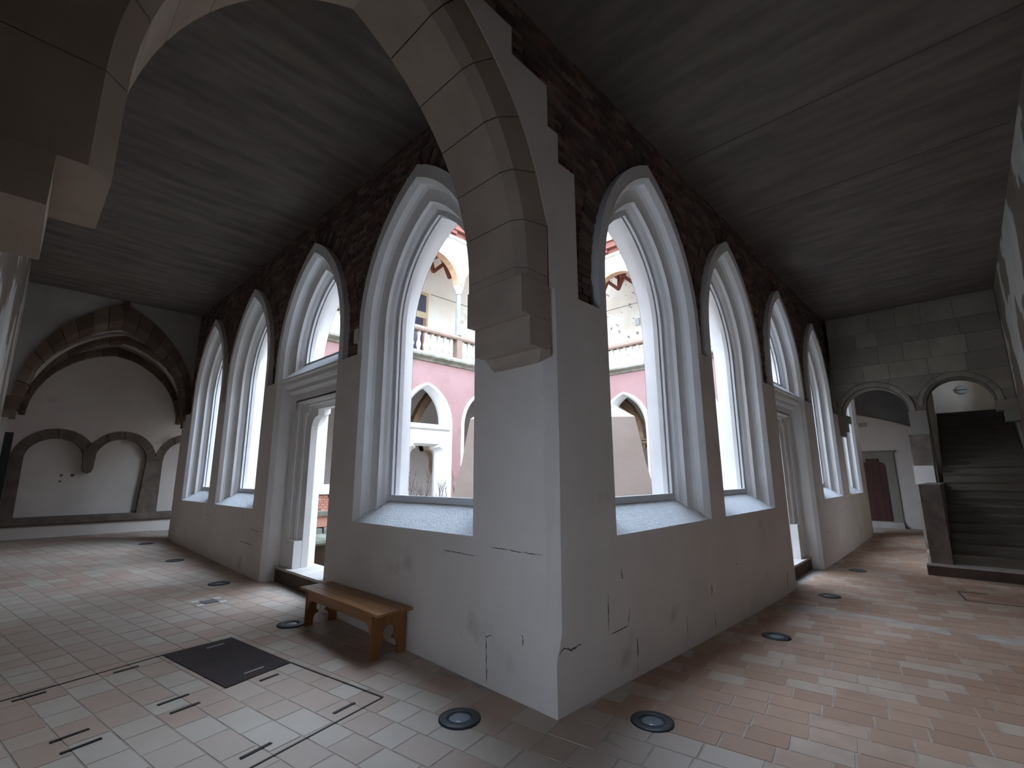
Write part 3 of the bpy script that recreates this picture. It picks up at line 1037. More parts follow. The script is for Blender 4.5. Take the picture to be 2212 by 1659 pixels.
pts = [(9.36, -0.25), (12.3, -0.25), (12.3, 1.505), (9.36, 1.505), (9.36, 1.16), (9.39, 1.15), (9.36, 0.9), (9.38, 0.4), (9.50, 0.28), (9.42, 0.22), (9.37, 0.0)]
g.prism(pts, lambda p, t: (p[0], t, p[1]), -1.60, -1.555)
g.build('plaster_side', 'plaster', ST)
# walls round the upper stair
mb = MB()
mb.box(12.75, 15.4, -1.90, -1.75, -0.3, 6.0)
mb.box(17.6, 17.75, -3.35, -1.75, 3.3, 6.0)
struct(mb.build('wall_stair', 'stair_wall'))
mb = MB()
mb.prism([(13.2, 4.55), (18.0, 5.9), (18.0, 6.0), (13.2, 6.0)], lambda p, t: (p[0], t, p[1]), -3.35, -1.75)
struct(mb.build('ceiling_stair', 'stair_wall'))
LAMP = thing('wall_lamp', 'round grey bulkhead lamp on the pale wall above the stairs', 'lamp', (17.6, -2.53, 4.32))
g = MB(); g.lathe([(0.0, 0.09), (0.08, 0.085), (0.135, 0.05), (0.15, 0.0)], 0, 0, 20)
g.v = [(17.6 - p[2], -2.53 + p[0], 4.32 + p[1]) for p in g.v]
LG = g.build('lamp_glass', 'lampglass', LAMP, smooth=True)
g = MB(); g.box(17.50, 17.53, -2.66, -2.40, 4.30, 4.325); g.build('guard_bar', 'steel_dark', LG)

# door in the far right wall
D1 = sroot('door_1', None, (18.4, 0.1, 0))
g = MB(); g.box(18.385, 18.41, -0.26, 0.46, 0.10, 2.26); LEAF = g.build('door_leaf', 'doorwood', D1)
for y in (-0.24, -0.06, 0.12, 0.30):
    g = MB(); g.box(18.374, 18.388, y + 0.004, y + 0.172, 0.12, 2.24); g.build('plank', 'doorwood', LEAF)
g = MB(); g.box(18.355, 18.376, -0.22, -0.06, 1.12, 1.24); g.build('lock_plate', 'steel_dark', LEAF)
g = MB()
def sh(sg):
    pts = [(0.10 + sg * 0.62, -0.2), (0.10 + sg * 0.36, -0.2), (0.10 + sg * 0.36, 1.95)]
    for k in range(7):
        a = pi / 2 * k / 6
        pts.append((0.10 + sg * (0.36 - 0.16 * (1 - cos(a))), 1.95 + 0.18 * sin(a)))
    pts += [(0.10 + sg * 0.20, 2.25), (0.10, 2.25), (0.10, 2.46), (0.10 + sg * 0.62, 2.46)]
    g.prism(pts, lambda p, t: (t, p[0], p[1]), 18.345, 18.402)
sh(1); sh(-1)
g.build('door_surround', 'ashlar', D1)
g = MB(); g.box(18.31, 18.4, -0.6, 0.8, 2.46, 2.53); g.build('drip_mould', 'ashlar', D1)
g = MB(); g.box(18.1, 18.4, -0.55, 0.75, -0.25, 0.09); g.build('door_sill', 'step_top', D1)
g = MB(); g.box(18.385, 18.4, 0.10, 0.40, 3.40, 3.56)
tag(g.build('wall_sign', 'grey_metal'), 'small grey plate high on the wall above the dark red door', 'sign')
# dark vault edge over the far passage
mb = MB()
pts = [(0.9, 3.98)] + [(0.9 - 2.7 * k / 10, 3.92 - 0.95 * (k / 10) ** 1.5) for k in range(11)] + [(-1.8, 6.0), (0.9, 6.0)]
mb.prism(pts, lambda p, t: (t, p[0], p[1]), 17.2, 18.36)
struct(mb.build('ceiling_passage', 'darkvault'))

# ------------------------------------------------------------------ courtyard
mb = MB()
mb.box(0.7, 14.1, 0.7, 11.6, -0.25, -0.03)
struct(mb.build('floor_court', 'ground'))
NCS = [1.7, 4.45, 7.2, 9.95, 12.7]
ECS = [2.0, 4.75, 7.5, 10.2]
for nm, mp, cs, doors, s0, s1 in (('wall_court_north', mN, NCS, (2,), 0.73, 14.04), ('wall_court_east', mE, ECS, (), 0.73, 11.51)):
    mb = MB()
    ops = [(c, 1.06, 1.25 if i not in doors else -1.0, 3.6, 5.05, i in doors) for i, c in enumerate(cs)]
    face_slices(mb, mp, 0.72, s0, s1, 6.0, -0.4, ops)
    WL = struct(mb.build(nm, 'pink', recalc=False))
    mb = MB()
    ops = [(c, 1.09, ZSILL if i not in doors else -1.0, 3.6, 5.27, i in doors) for i, c in enumerate(cs)]
    face_slices(mb, mp, 0.0, s0, s1, 6.0, -0.4, ops)
    mb.build('gallery_face', 'plaster', WL, recalc=False)
    for i, c in enumerate(cs):
        wi += 1
        window(wi, mp, c, door=(i in doors))
    if nm.endswith('north'):
        # exposed brick courses low on the pink wall
        g = MB()
        for r_ in range(7):
            for q in range(12):
                s_ = 2.85 + q * 0.13 + (0.065 if r_ % 2 else 0)
                if s_ > 4.0 or rng.random() < 0.03: continue
                P = [mp(s_, 0.70, 0.72 + r_ * 0.075), mp(s_ + 0.122, 0.70, 0.72 + r_ * 0.075), mp(s_ + 0.122, 0.735, 0.72 + r_ * 0.075), mp(s_, 0.735, 0.72 + r_ * 0.075)]
                g.hexa(P + [(p[0], p[1], p[2] + 0.066) for p in P])
        o = g.build('exposed_bricks', 'court_brick', WL); o['kind'] = 'stuff'
    # cornice (the east side stops short of the corner)
    if nm.endswith('east'): s1 = s1 - 0.5
    mb = MB()
    mb.prism([(0.60, 5.84), (0.76, 5.86), (0.80, 5.93), (0.86, 5.97), (0.92, 6.02), (0.92, 6.09), (0.60, 6.12)], lambda p, t: mp(t, p[0], p[1]), s0, s1)
    struct(mb.build('trim_1' if nm.endswith('north') else 'trim_2', 'cornice'))
    # balustrade
    side = 'far left' if nm.endswith('north') else 'far right'
    ba = thing('balustrade', 'white stone balustrade with rose rail on the %s upper gallery' % side, 'balustrade', mp(0.5 * (s0 + s1), 0.70, 6.1))
    cols = [c + 1.37 for c in cs[:-1]] + [cs[0] - 1.37]
    cols = sorted(cols)
    g = MB()
    g.prism([(0.56, 6.95), (0.84, 6.95), (0.86, 7.02), (0.82, 7.13), (0.58, 7.13), (0.54, 7.02)], lambda p, t: mp(t, p[0], p[1]), s0, s1)
    g.build('handrail', 'rail', ba)
    g = MB()
    g.prism([(0.58, 6.10), (0.82, 6.10), (0.82, 6.20), (0.58, 6.20)], lambda p, t: mp(t, p[0], p[1]), s0, s1)
    g.build('plinth_rail', 'court_stone', ba)
    prof = [(0.075, 0.0), (0.075, 0.05), (0.05, 0.07), (0.08, 0.16), (0.092, 0.24), (0.07, 0.34), (0.042, 0.40), (0.06, 0.43), (0.042, 0.46), (0.055, 0.56), (0.085, 0.66), (0.06, 0.70), (0.075, 0.72), (0.075, 0.76)]
    proto = None
    s_ = s0 + 0.3
    while s_ < s1:
        if all(abs(s_ - c) > 0.22 for c in cols):
            p = mp(s_, 0.70, 6.2)
            if proto is None:
                g = MB(); g.lathe(prof, 0, 0, 10)
                proto = g.build('baluster', 'court_stone', None, smooth=True)
                b = proto
            else:
                b = proto.copy(); COL.objects.link(b)
            b.parent = ba
            b.matrix_parent_inverse = Matrix.Identity(4)
            b.location = Vector(p) - ba.location
        s_ += 0.30
    for c in cols:
        P = [mp(c - 0.13, 0.57, 6.2), mp(c + 0.13, 0.57, 6.2), mp(c + 0.13, 0.83, 6.2), mp(c - 0.13, 0.83, 6.2)]
        g = MB(); g.hexa(P + [(p[0], p[1], 6.96) for p in P]); g.build('pedestal', 'rail', ba)
    # columns
    for ci_, c in enumerate(cols):
        p = mp(c, 0.70, 7.13)
        co = thing('column', 'column', 'column', p, 'columns of the %s upper arcade' % side)
        co['label'] = 'slender grey stone column of the %s upper arcade, %s from the %s' % (side, ('first', 'second', 'third', 'fourth', 'fifth')[ci_], 'left' if nm.endswith('north') else 'right')
        g = MB(); g.lathe([(0.15, 0.0), (0.15, 0.06), (0.125, 0.10), (0.108, 0.14), (0.100, 0.9), (0.092, 1.72)], p[0], p[1], 14, 7.13)
        g.build('shaft', 'column', co, smooth=True)
        g = MB(); g.lathe([(0.10, 0.0), (0.115, 0.02), (0.105, 0.05), (0.13, 0.16), (0.18, 0.25), (0.19, 0.28), (0.19, 0.34), (0.0, 0.34)], p[0], p[1], 12, 8.86)
        g.build('capital', 'court_stone', co)
    # arcade wall with round brick arches
    mb = MB()
    bays = list(zip(cols[:-1], cols[1:]))
    allc = [s0] + cols + [s1]
    for a, b in zip(allc[:-1], allc[1:]):
        c, r = 0.5 * (a + b), 0.5 * (b - a) - 0.14
        n = 16
        ss = [a] + [c - r * cos(pi * k / n) for k in range(n + 1)] + [b]
        for u, v_ in zip(ss[:-1], ss[1:]):
            if v_ - u < 1e-5: continue
            m = 0.5 * (u + v_)
            if abs(m - c) < r:
                zu = 9.2 + sqrt(max(r * r - (u - c) ** 2, 0)) * 0.9; zv = 9.2 + sqrt(max(r * r - (v_ - c) ** 2, 0)) * 0.9
            else:
                zu = zv = 9.2
            P = [mp(u, 0.54, zu), mp(v_, 0.54, zv), mp(v_, 0.84, zv), mp(u, 0.84, zu)]
            mb.hexa(P + [(p[0], p[1], 11.12) for p in P])
        g = MB()
        ls = []
        for k in range(n + 1):
            a_ = pi * k / n
            row = []
            for rr, d in ((r - 0.012, 0.53), (r - 0.012, 0.85), (r + 0.16, 0.85), (r + 0.16, 0.53)):
                row.append(mp(c + rr * cos(a_), d, 9.2 + rr * 0.9 * sin(a_)))
            ls.append(row)
        g.loft(ls, closed=True)
        g.build('brick_arch', 'arch_brick', WL)
    mb.build('arcade_wall', 'cream', WL)
    # eaves
    mb = MB()
    mb.prism([(0.84, 11.05), (0.95, 11.08), (0.95, 11.17), (0.84, 11.2)], lambda p, t: mp(t, p[0], p[1]), s0, s1)
    mb.build('eaves_strip', 'court_stone', WL)
    ev = WL
    g = MB()
    g.prism([(0.98, 11.42), (1.05, 11.42), (1.05, 11.72), (0.98, 11.72)], lambda p, t: mp(t, p[0], p[1]), s0, s1)
    g.prism([(0.86, 11.15), (0.90, 11.15), (0.90, 11.45), (0.86, 11.45)], lambda p, t: mp(t, p[0], p[1]), s0, s1)
    g.build('fascia_board', 'redwood', ev)
    s_ = s0 + 0.4
    while s_ < s1:
        P = [mp(s_, 0.6, 11.26), mp(s_ + 0.42, 0.6, 11.26), mp(s_ + 0.42, 1.0, 11.26), mp(s_, 1.0, 11.26)]
        g = MB(); g.hexa(P + [(p[0], p[1], 11.44) for p in P]); g.build('rafter_end', 'redwood', ev)
        s_ += 0.95
    mb = MB()
    mb.prism([(1.12, 11.70), (1.12, 11.76), (-3.3, 12.9), (-3.3, 12.8)], lambda p, t: mp(t, p[0], p[1]), s0 - 0.0, s1 + 0.0)
    mb.build('roof_slope', 'roof', WL)
    # back wall of the upper gallery
    mb = MB()
    P = [mp(s0, -2.4, 6.0), mp(s1, -2.4, 6.0), mp(s1, -2.6, 6.0), mp(s0, -2.6, 6.0)]
    mb.hexa(P + [(p[0], p[1], 12.2) for p in P])
    mb.build('upper_back_wall', 'cream_old' if nm.endswith('east') else 'cream', WL)
    g = MB()
    P = [mp(s0, -2.385, 10.0), mp(s1, -2.385, 10.0), mp(s1, -2.4, 10.0), mp(s0, -2.4, 10.0)]
    g.hexa(P + [(p[0], p[1], 10.025) for p in P]); g.build('cable', 'brownstone', WL)
    # timber V struts under the roof
    s_ = 5.6
    kk = 0
    ORD = ('first', 'second', 'third', 'fourth', 'fifth', 'sixth')
    while s_ < 9.6:
        tr = thing('roof_truss', 'red painted timber truss behind the %s upper arches, %s from the %s' % (side, ORD[kk], 'left' if nm.endswith('north') else 'right'), 'truss', mp(s_, 0.0, 10.2), 'roof trusses of the %s upper gallery' % side)
        def bar(a, b, w=0.05):
            A_, B_ = Vector(mp(*a)), Vector(mp(*b))
            d = (B_ - A_).normalized(); sd = d.cross(Vector((0, 0, 1))).normalized() * w; up = sd.cross(d).normalized() * w * 1.5
            g = MB()
            g.hexa([A_ - sd - up, A_ + sd - up, A_ + sd + up, A_ - sd + up, B_ - sd - up, B_ + sd - up, B_ + sd + up, B_ - sd + up])
            g.build('strut', 'redwood', tr)
        bar((s_, 0.45, 11.4), (s_, -2.38, 11.4)); bar((s_, -0.45, 11.35), (s_, -0.45, 10.05)); bar((s_, -0.45, 10.1), (s_ + 0.42, -1.3, 11.35))
        bar((s_, -0.45, 10.1), (s_ + 0.75, -0.35, 10.85)); bar((s_, -0.45, 10.1), (s_ - 0.55, -0.5, 11.2))
        s_ += 0.85
        kk += 1
# upper gallery door (far left court side) and box lamp (far right)
D2 = sroot('door_2', None, (8.6, 14.6, 6.1))
yb = 14.64
for nm2, b_, mm in (('door_panel_recess', (8.35, 9.45, yb - 0.03, yb, 6.1, 10.2), 'cream'), ('door_frame', (8.42, 9.30, yb - 0.08, yb, 6.1, 9.98), 'doorframe'),
                    ('transom_pane', (8.55, 9.17, yb - 0.09, yb - 0.05, 9.02, 9.82), 'darkglass'), ('door_opening', (8.55, 9.17, yb - 0.09, yb - 0.05, 6.15, 8.72), 'darkglass'),
                    ('door_leaf', (9.0, 9.17, yb - 0.14, yb - 0.08, 6.15, 8.72), 'brownwood')):
    g = MB(); g.box(*b_); g.build(nm2, mm, D2)
g = MB(); g.box(17.1, 17.17, 8.2, 8.42, 8.86, 9.2)
tag(g.build('wall_light', 'grey_metal'), 'small grey wall light on the flaking cream upper wall', 'lamp')
# shouldered stone ring behind the far doorway
g = MB(); ls = []
for k in range(9):
    a = pi * (0.62 - 0.62 * k / 8)
    ls.append([(9.75 + rr * 0.9 * cos(a), yy, 2.42 + rr * sin(a)) for rr, yy in ((0.42, 15.0), (0.66, 15.0), (0.66, 15.3), (0.42, 15.3))])
ls.append([(9.75 + q * 0.9, yy, 1.9) for q, yy in ((0.46, 15.0), (0.62, 15.0), (0.62, 15.3), (0.46, 15.3))])
g.loft(ls, closed=True)
g.add(ls[-1], [(0, 1, 2, 3)])
tag(g.build('blind_arch', 'hook_stone'), 'beige stone hooked arch fragment seen through the far white doorway', 'arch')

# stone ribs that show inside the openings across the court
def hanging_rib(label, pts, w0, w1, dvec):
    t = thing('vault_rib', label, 'rib', pts[-1])
    g = MB(); ls = []
    n = len(pts)
    for i, p in enumerate(pts):
        p = Vector(p)
        d = (Vector(pts[min(i + 1, n - 1)]) - Vector(pts[max(i - 1, 0)])).normalized()
        sd = Vector(dvec); nn = d.cross(sd).normalized()
        w = w0 + (w1 - w0) * i / (n - 1)
        ls.append([tuple(p + sd * 0.14 + nn * w * 0.6), tuple(p + nn * w), tuple(p - sd * 0.14 + nn * w * 0.6), tuple(p - sd * 0.14 - nn * w), tuple(p + sd * 0.14 - nn * w)])
    g.loft(ls, closed=True)
    g.build('rib_shaft', 'hook_dark', t)
    return t
HR = hanging_rib('brown stone rib ending in a corbel inside the far right court arch', [(15.6, 8.6, 5.05), (15.6, 8.05, 4.62), (15.6, 7.65, 3.95), (15.6, 7.54, 3.5), (15.6, 7.50, 3.2)], 0.22, 0.10, (1, 0, 0))
g = MB()
for z, w in ((3.24, 0.17), (3.12, 0.19), (3.05, 0.12)):
    g.box(15.6 - w, 15.6 + w, 7.50 - w, 7.50 + w, z - 0.08, z)
g.add([(15.5, 7.40, 2.97), (15.7, 7.40, 2.97), (15.7, 7.60, 2.97), (15.5, 7.60, 2.97), (15.6, 7.50, 2.72)], [(0, 1, 2, 3), (0, 1, 4), (1, 2, 4), (2, 3, 4), (3, 0, 4)])
g.build('corbel', 'hook_dark', HR)
hanging_rib('dark red brown rib behind the opening above the far white doorway', [(8.75, 12.9, 5.3), (8.3, 12.9, 4.85), (7.95, 12.9, 4.38), (7.68, 12.9, 3.9), (7.55, 12.9, 3.4)], 0.2, 0.16, (0, 1, 0))

# draped tent in the court
TT = thing('tarp_tent', 'beige tarpaulin draped over a square tent standing in the courtyard', 'tent', (6.5, 5.2, 0))
ct = Vector((6.45, 5.16)); yaw = atan2(5.16 + 2.34, 6.45 + 2.92)
dirv = Vector((cos(yaw), sin(yaw))); prp = Vector((-sin(yaw), cos(yaw)))
def tp(a, b, z): 
    p = ct + dirv * a + prp * b
    return (p[0], p[1], z)
g = MB(); NSEG = 18; ls = []
cor = [(-1.8, -1.76), (-1.8, 1.80), (1.8, 1.80), (1.8, -1.76)]
rngw = random.Random(5)
for z, k in ((2.94, 1.0), (2.5, 1.04), (2.0, 1.08), (1.4, 1.15), (0.8, 1.22), (0.0, 1.30)):
    row = []
    for e in range(4):
        a, b = cor[e], cor[(e + 1) % 4]
        for q in range(NSEG):
            t = q / NSEG
            j = rngw.uniform(-0.05, 0.05) if 0 < q and z < 2.9 else 0
            row.append(tp((a[0] + (b[0] - a[0]) * t) * (k + j * 0.4), (a[1] + (b[1] - a[1]) * t) * (k + j * 0.4), z))
    ls.append(row)
g.loft(ls, closed=True)
g.build('side_cloth', 'tarp', TT, smooth=True, auto=radians(40))
g = MB()
row = ls[0]; n = len(row)
top = [tp(0.0, 0.0, 4.6)] 
g.add(row + [tuple(Vector(p) * 0.5 + Vector(top[0]) * 0.5 - Vector((0, 0, 0.1))) for p in row] + top,
      [(i, (i + 1) % n, n + (i + 1) % n, n + i) for i in range(n)] + [(n + i, n + (i + 1) % n, 2 * n) for i in range(n)])
g.build('roof_cloth', 'tarp', TT)

# bare shrubs by the far court wall
def twig(g, p, d, L, r, depth):
    pts = [p]
    dd = Vector(d)
    for k in range(3):
        dd = (dd + Vector((rng.uniform(-.25, .25), rng.uniform(-.25, .25), rng.uniform(0, .2)))).normalized()
        pts.append(tuple(Vector(pts[-1]) + dd * L / 3))
    g.tube(pts, [r, r * 0.8, r * 0.65, r * 0.45], 4)
    if depth > 0:
        for k in range(4):
            i = rng.choice((1, 2, 3))
            nd = (dd + Vector((rng.uniform(-.6, .6), rng.uniform(-.6, .6), rng.uniform(0.1, .6)))).normalized()
            twig(g, pts[i], nd, L * 0.45, r * 0.6, depth - 1)
for k, (x, y, h, wd) in enumerate(((6.35, 10.7, 1.5, 'bare twiggy shrub at the left side of the far white doorway'),
                                  (7.0, 10.7, 1.25, 'low bare twigs in front of the far doorway opening'),
                                  (7.6, 10.75, 1.15, 'second low clump of bare twigs right of the far doorway opening'),
                                  (8.25, 10.5, 1.4, 'bare twiggy shrub beside the edge of the beige tent'))):
    sh_ = thing('bare_shrub', wd, 'shrub', (x, y, -0.03), 'bare shrubs by the far court wall')
    for q in range(5):
        g = MB()
        a = 2 * pi * q / 5 + rng.random()
        twig(g, (x + 0.06 * cos(a), y + 0.06 * sin(a), -0.05), (0.16 * cos(a), 0.16 * sin(a), 1.0), h * rng.uniform(0.7, 0.95), 0.014, 2)
        g.build('branch', 'twig', sh_)

# stones outside the left doorway
g = MB()
g.prism([(6.75, 0.42), (6.72, 0.46), (6.74, 0.51), (6.80, 0.53), (7.55, 0.54), (7.6, 0.42)], lambda p, t: (t, p[0], p[1]), 0.95, 2.6)
SB = thing('stone_slab', 'mossy grey stone slab on a dark block outside the left doorway', 'stone', (1.6, 7.1, 0))
g.build('slab', 'moss', SB)
g = MB(); g.box(1.0, 2.5, 6.92, 7.5, -0.05, 0.42); g.build('support_block', 'step_front', SB)
CW = thing('coping_wall', 'low brick wall with grey coping below the pink court wall', 'wall', (3.2, 10.9, 0))
g = MB(); g.box(2.2, 4.4, 10.78, 11.0, 0.64, 0.76); g.build('coping', 'moss', CW)
g = MB(); g.box(2.25, 4.35, 10.84, 11.4, 0.34, 0.64); g.build('brick_course', 'court_brick', CW)
g = MB()
for k in range(6):
    g.hexa([(2.25 + k * 0.35, 10.78, -0.05), (2.57 + k * 0.35, 10.76, -0.05), (2.57 + k * 0.35, 11.3, -0.05), (2.25 + k * 0.35, 11.3, -0.05),
            (2.26 + k * 0.35, 10.82, 0.33), (2.56 + k * 0.35, 10.83, 0.30), (2.56 + k * 0.35, 11.3, 0.34), (2.26 + k * 0.35, 11.3, 0.34)])
o = g.build('rubble_base', 'moss', CW); o['kind'] = 'stuff'

# door thresholds
for nm, mp, c, lab in (('threshold', mA, 4.84, 'raised stone step in the left doorway behind the wooden bench'), ('threshold', mB, 7.52, 'raised stone step in the narrow doorway of the right gallery')):
    p = mp(c, 0.4, 0)
    t = thing(nm, lab, 'step', (p[0], p[1], fz(*( (p[0]-.5, p[1]) if mp is mA else (p[0], p[1]-.5)))))
    zf = t.location.z
    g = MB()
    P = [mp(c - 1.02, 0.19, zf + 0.20), mp(c + 1.02, 0.19, zf + 0.20), mp(c + 1.02, 0.715, zf + 0.20), mp(c - 1.02, 0.715, zf + 0.20)]
    g.hexa(P + [(q[0], q[1], zf + 0.235) for q in P]); g.build('tread', 'step_top', t)
    g = MB()
    P = [mp(c - 1.02, 0.20, zf - 0.2), mp(c + 1.02, 0.20, zf - 0.2), mp(c + 1.02, 0.70, zf - 0.2), mp(c - 1.02, 0.70, zf - 0.2)]
    g.hexa(P + [(q[0], q[1], zf + 0.20) for q in P]); g.build('riser', 'step_front', t)

# ------------------------------------------------------------------ bench
bz = 0.034
BN = thing('wooden_bench', 'low orange brown wooden bench standing against the white wall', 'bench', (-0.21, 2.6, bz))
g = MB()
for k, (a, b) in enumerate(((-0.408, -0.292), (-0.290, -0.152), (-0.150, -0.018))):
    gg = MB(); gg.box(a, b, 1.765, 3.475, bz + 0.388, bz + 0.414)
    o = gg.build('seat_plank', 'bench', BN)
    bv = o.modifiers.new('bevel', 'BEVEL'); bv.width = 0.004; bv.segments = 2
def end_panel(y0, y1):
    W2, H = 0.178, 0.388
    pts = [(-W2, 0), (-0.098, 0), (-0.092, 0.10), (-0.075, 0.135), (-0.048, 0.143), (-0.036, 0.152), (-0.045, 0.168)]
    for k in range(9):
        a = radians(205 - 230 * k / 8)
        pts.append((0.068 * cos(a), 0.208 + 0.068 * sin(a)))
    pts += [(0.045, 0.168), (0.036, 0.152), (0.048, 0.143), (0.075, 0.135), (0.092, 0.10), (0.098, 0), (W2, 0), (W2, H), (-W2, H)]
    # split into left / right / top parts to keep faces simple
    g = MB()
    n = len(pts)
    half = [p for p in pts]
    mid_i = 7 + 4
    left = pts[:mid_i + 1] + [(0.0, H), (-W2, H)]
    right = [pts[mid_i]] + pts[mid_i + 1:-2] + [(W2, H), (0.0, H)]
    for poly in (left, right):
        g.prism(poly, lambda p, t: (-0.213 + p[0], t, bz + p[1]), y0, y1)
    return g.build('end_panel', 'bench_end', BN)
ENDS = {1.867: end_panel(1.865, 1.893), 3.287: end_panel(3.285, 3.313)}
for x in (-0.392, -0.052):
    g = MB()
    pts = [(1.893, 0.388), (1.893, 0.20)]
    for k in range(9):
        a = pi / 2 * k / 8
        pts.append((1.893 + 0.03 + 0.10 * (1 - cos(a)), 0.20 + 0.105 * sin(a)))
    pts += [(2.59, 0.305)]
    pts2 = [(5.178 - p[0], p[1]) for p in pts[:-1]][::-1]
    up = [(2.59, 0.388)]
    g.prism(pts + up, lambda p, t: (t, p[0], bz + p[1]), x, x + 0.02)
    g.prism([(2.59, 0.305)] + pts2 + up, lambda p, t: (t, p[0], bz + p[1]), x, x + 0.02)
    g.build('apron', 'bench', BN)
for y in (1.867, 3.287):
    for x in (-0.400, -0.041):
        g = MB(); g.box(x, x + 0.014, y, y + 0.024, bz, bz + 0.388); g.build('leg_edge', 'bench_end', ENDS[y])

# ------------------------------------------------------------------ lights set in the floor
LI = [(-0.476, 0.51, 'round floor light with blue black ring nearest the corner pier on its left side'),
      (0.458, -0.484, 'round floor light with blue black ring nearest the corner pier on its right side'),
      (3.343, -0.51, 'round floor light second from the corner along the right wall'),
      (6.178, -0.51, 'round floor light just before the narrow doorway in the right wall'),
      (8.887, -0.499, 'round floor light just past the narrow doorway in the right wall'),
      (-0.479, 3.461, 'round floor light beside the far end of the wooden bench'),
      (-0.476, 6.202, 'round floor light just past the left doorway'),
      (-0.514, 8.86, 'round floor light second past the left doorway along the left wall'),
      (-0.5, 11.75, 'faint floor light at the far end of the left wall')]
pr_ring = pr_lens = pr_screw = None
for x, y, lab in LI:
    t = thing('floor_light', lab, 'floor light', (x, y, fz(x, y) + 0.003), 'round lights set in the tiled floor')
    if pr_ring is None:
        g = MB(); g.lathe([(0.078, 0.004), (0.082, 0.010), (0.100, 0.012), (0.138, 0.010), (0.150, 0.006), (0.153, -0.02)], 0, 0, 40)
        pr_ring = a = g.build('ring', 'ring', None, smooth=True)
        g = MB(); g.lathe([(0.0, 0.010), (0.05, 0.008), (0.08, 0.005), (0.080, -0.01)], 0, 0, 32)
        pr_lens = b = g.build('lens', 'lens', None, smooth=True)
    else:
        a, b = pr_ring.copy(), pr_lens.copy()
        COL.objects.link(a); COL.objects.link(b)
    for q in (a, b):
        q.parent = t; q.matrix_parent_inverse = Matrix.Identity(4); q.location = (0, 0, 0)

# ------------------------------------------------------------------ floor hatches, slots, socket
def strip(g, p, q, w, h=0.006, z=0.002):
    P, Q = Vector((p[0], p[1])), Vector((q[0], q[1]))
    d = (Q - P).normalized(); n = Vector((-d[1], d[0])) * w / 2
    c = [P + n, Q + n, Q - n, P - n]
    g.hexa([(a[0], a[1], fz(*a) - 0.01 + z) for a in c] + [(a[0], a[1], fz(*a) + h * 0.5 + z) for a in c])
FH = thing('floor_hatch', 'large floor hatch with dark steel plate and tiled lid near the bench', 'hatch', (-1.7, 2.4, 0.04))
g = MB()
g.hexa([(x, y, fz(x, y) - 0.012) for x, y in HATCH] + [(x, y, fz(x, y) + 0.007) for x, y in HATCH])
g.build('cover_plate', 'steel_plate', FH)
for a, b in (((-1.695, 3.392), (-2.736, 3.163)), ((-2.736, 3.163), (-3.19, 3.06)), ((-0.915, 2.358), (-0.687, 1.178)), ((-0.687, 1.178), (-1.651, 0.967)), ((-1.651, 0.967), (-2.5, 0.78))):
    g = MB(); strip(g, a, b, 0.014); g.build('frame_strip', 'steel_dark', FH)
for a, b in (((-2.676, 3.094), (-2.489, 3.134)), ((-2.07, 3.207), (-1.893, 3.24)), ((-2.508, 2.145), (-2.315, 2.187)), ((-2.47, 1.937), (-2.271, 1.981)),
             ((-1.926, 2.255), (-1.72, 2.299)), ((-1.888, 2.043), (-1.697, 2.084)), ((-1.248, 2.155), (-1.09, 2.189)), ((-1.069, 1.211), (-0.885, 1.25)), ((-1.713, 1.098), (-1.521, 1.14))):
    g = MB(); strip(g, a, b, 0.026, 0.008); g.build('lifting_slot', 'steel_dark', FH)
for a, b in (((-1.20, 3.30), (-1.36, 3.27)), ((-1.13, 2.42), (-1.30, 2.38))):
    g = MB(); strip(g, a, b, 0.022, 0.008, 0.008); g.build('plate_slot', 'grey_metal', FH)
FH2 = thing('floor_hatch', 'faint tiled hatch outline in the floor before the dark stairs', 'hatch', (7.6, -2.4, -0.16))
for a, b in (((7.92, -1.954), (7.26, -2.06)), ((7.26, -2.06), (7.34, -2.75)), ((7.34, -2.75), (7.40, -3.3)), ((7.92, -1.954), (7.98, -2.3))):
    g = MB(); strip(g, a, b, 0.022); g.build('frame_strip', 'steel_dark', FH2)
x, y = -0.865, 5.167
SK = thing('floor_socket', 'small square floor socket with white corner marks left of the doorway', 'socket', (x, y, fz(x, y)))
g = MB(); g.box(x - 0.09, x + 0.09, y - 0.09, y + 0.09, fz(x, y) - 0.02, fz(x, y) + 0.008); g.build('cover', 'socket', SK)
for sx in (-1, 1):
    for sy in (-1, 1):
        g = MB(); g.box(x + sx * 0.13 - 0.045, x + sx * 0.13 + 0.045, y + sy * 0.13 - 0.045, y + sy * 0.13 + 0.045, fz(x, y) - 0.02, fz(x, y) + 0.005)
        g.build('corner_mark', 'white_mark', SK)

# ------------------------------------------------------------------ display frame at the far left
DF = thing('display_frame', 'tall black display frame with pale panel beside the left outer wall', 'display', (-3.0, 9.6, 0.16))
for y, w, h in ((8.6, 0.10, 2.42), (9.75, 0.07, 2.30)):
    g = MB(); g.box(-3.06, -3.06 + w, y - 0.05, y + 0.05, fz(-3, y), h); g.build('post', 'black', DF)
g = MB(); g.box(-3.05, -3.02, 8.65, 9.7, 0.5, 2.2); g.build('panel', 'panel', DF)
g = MB(); g.box(-3.06, -2.99, 8.6, 9.75, 2.2, 2.28); g.build('top_bar', 'black', DF)

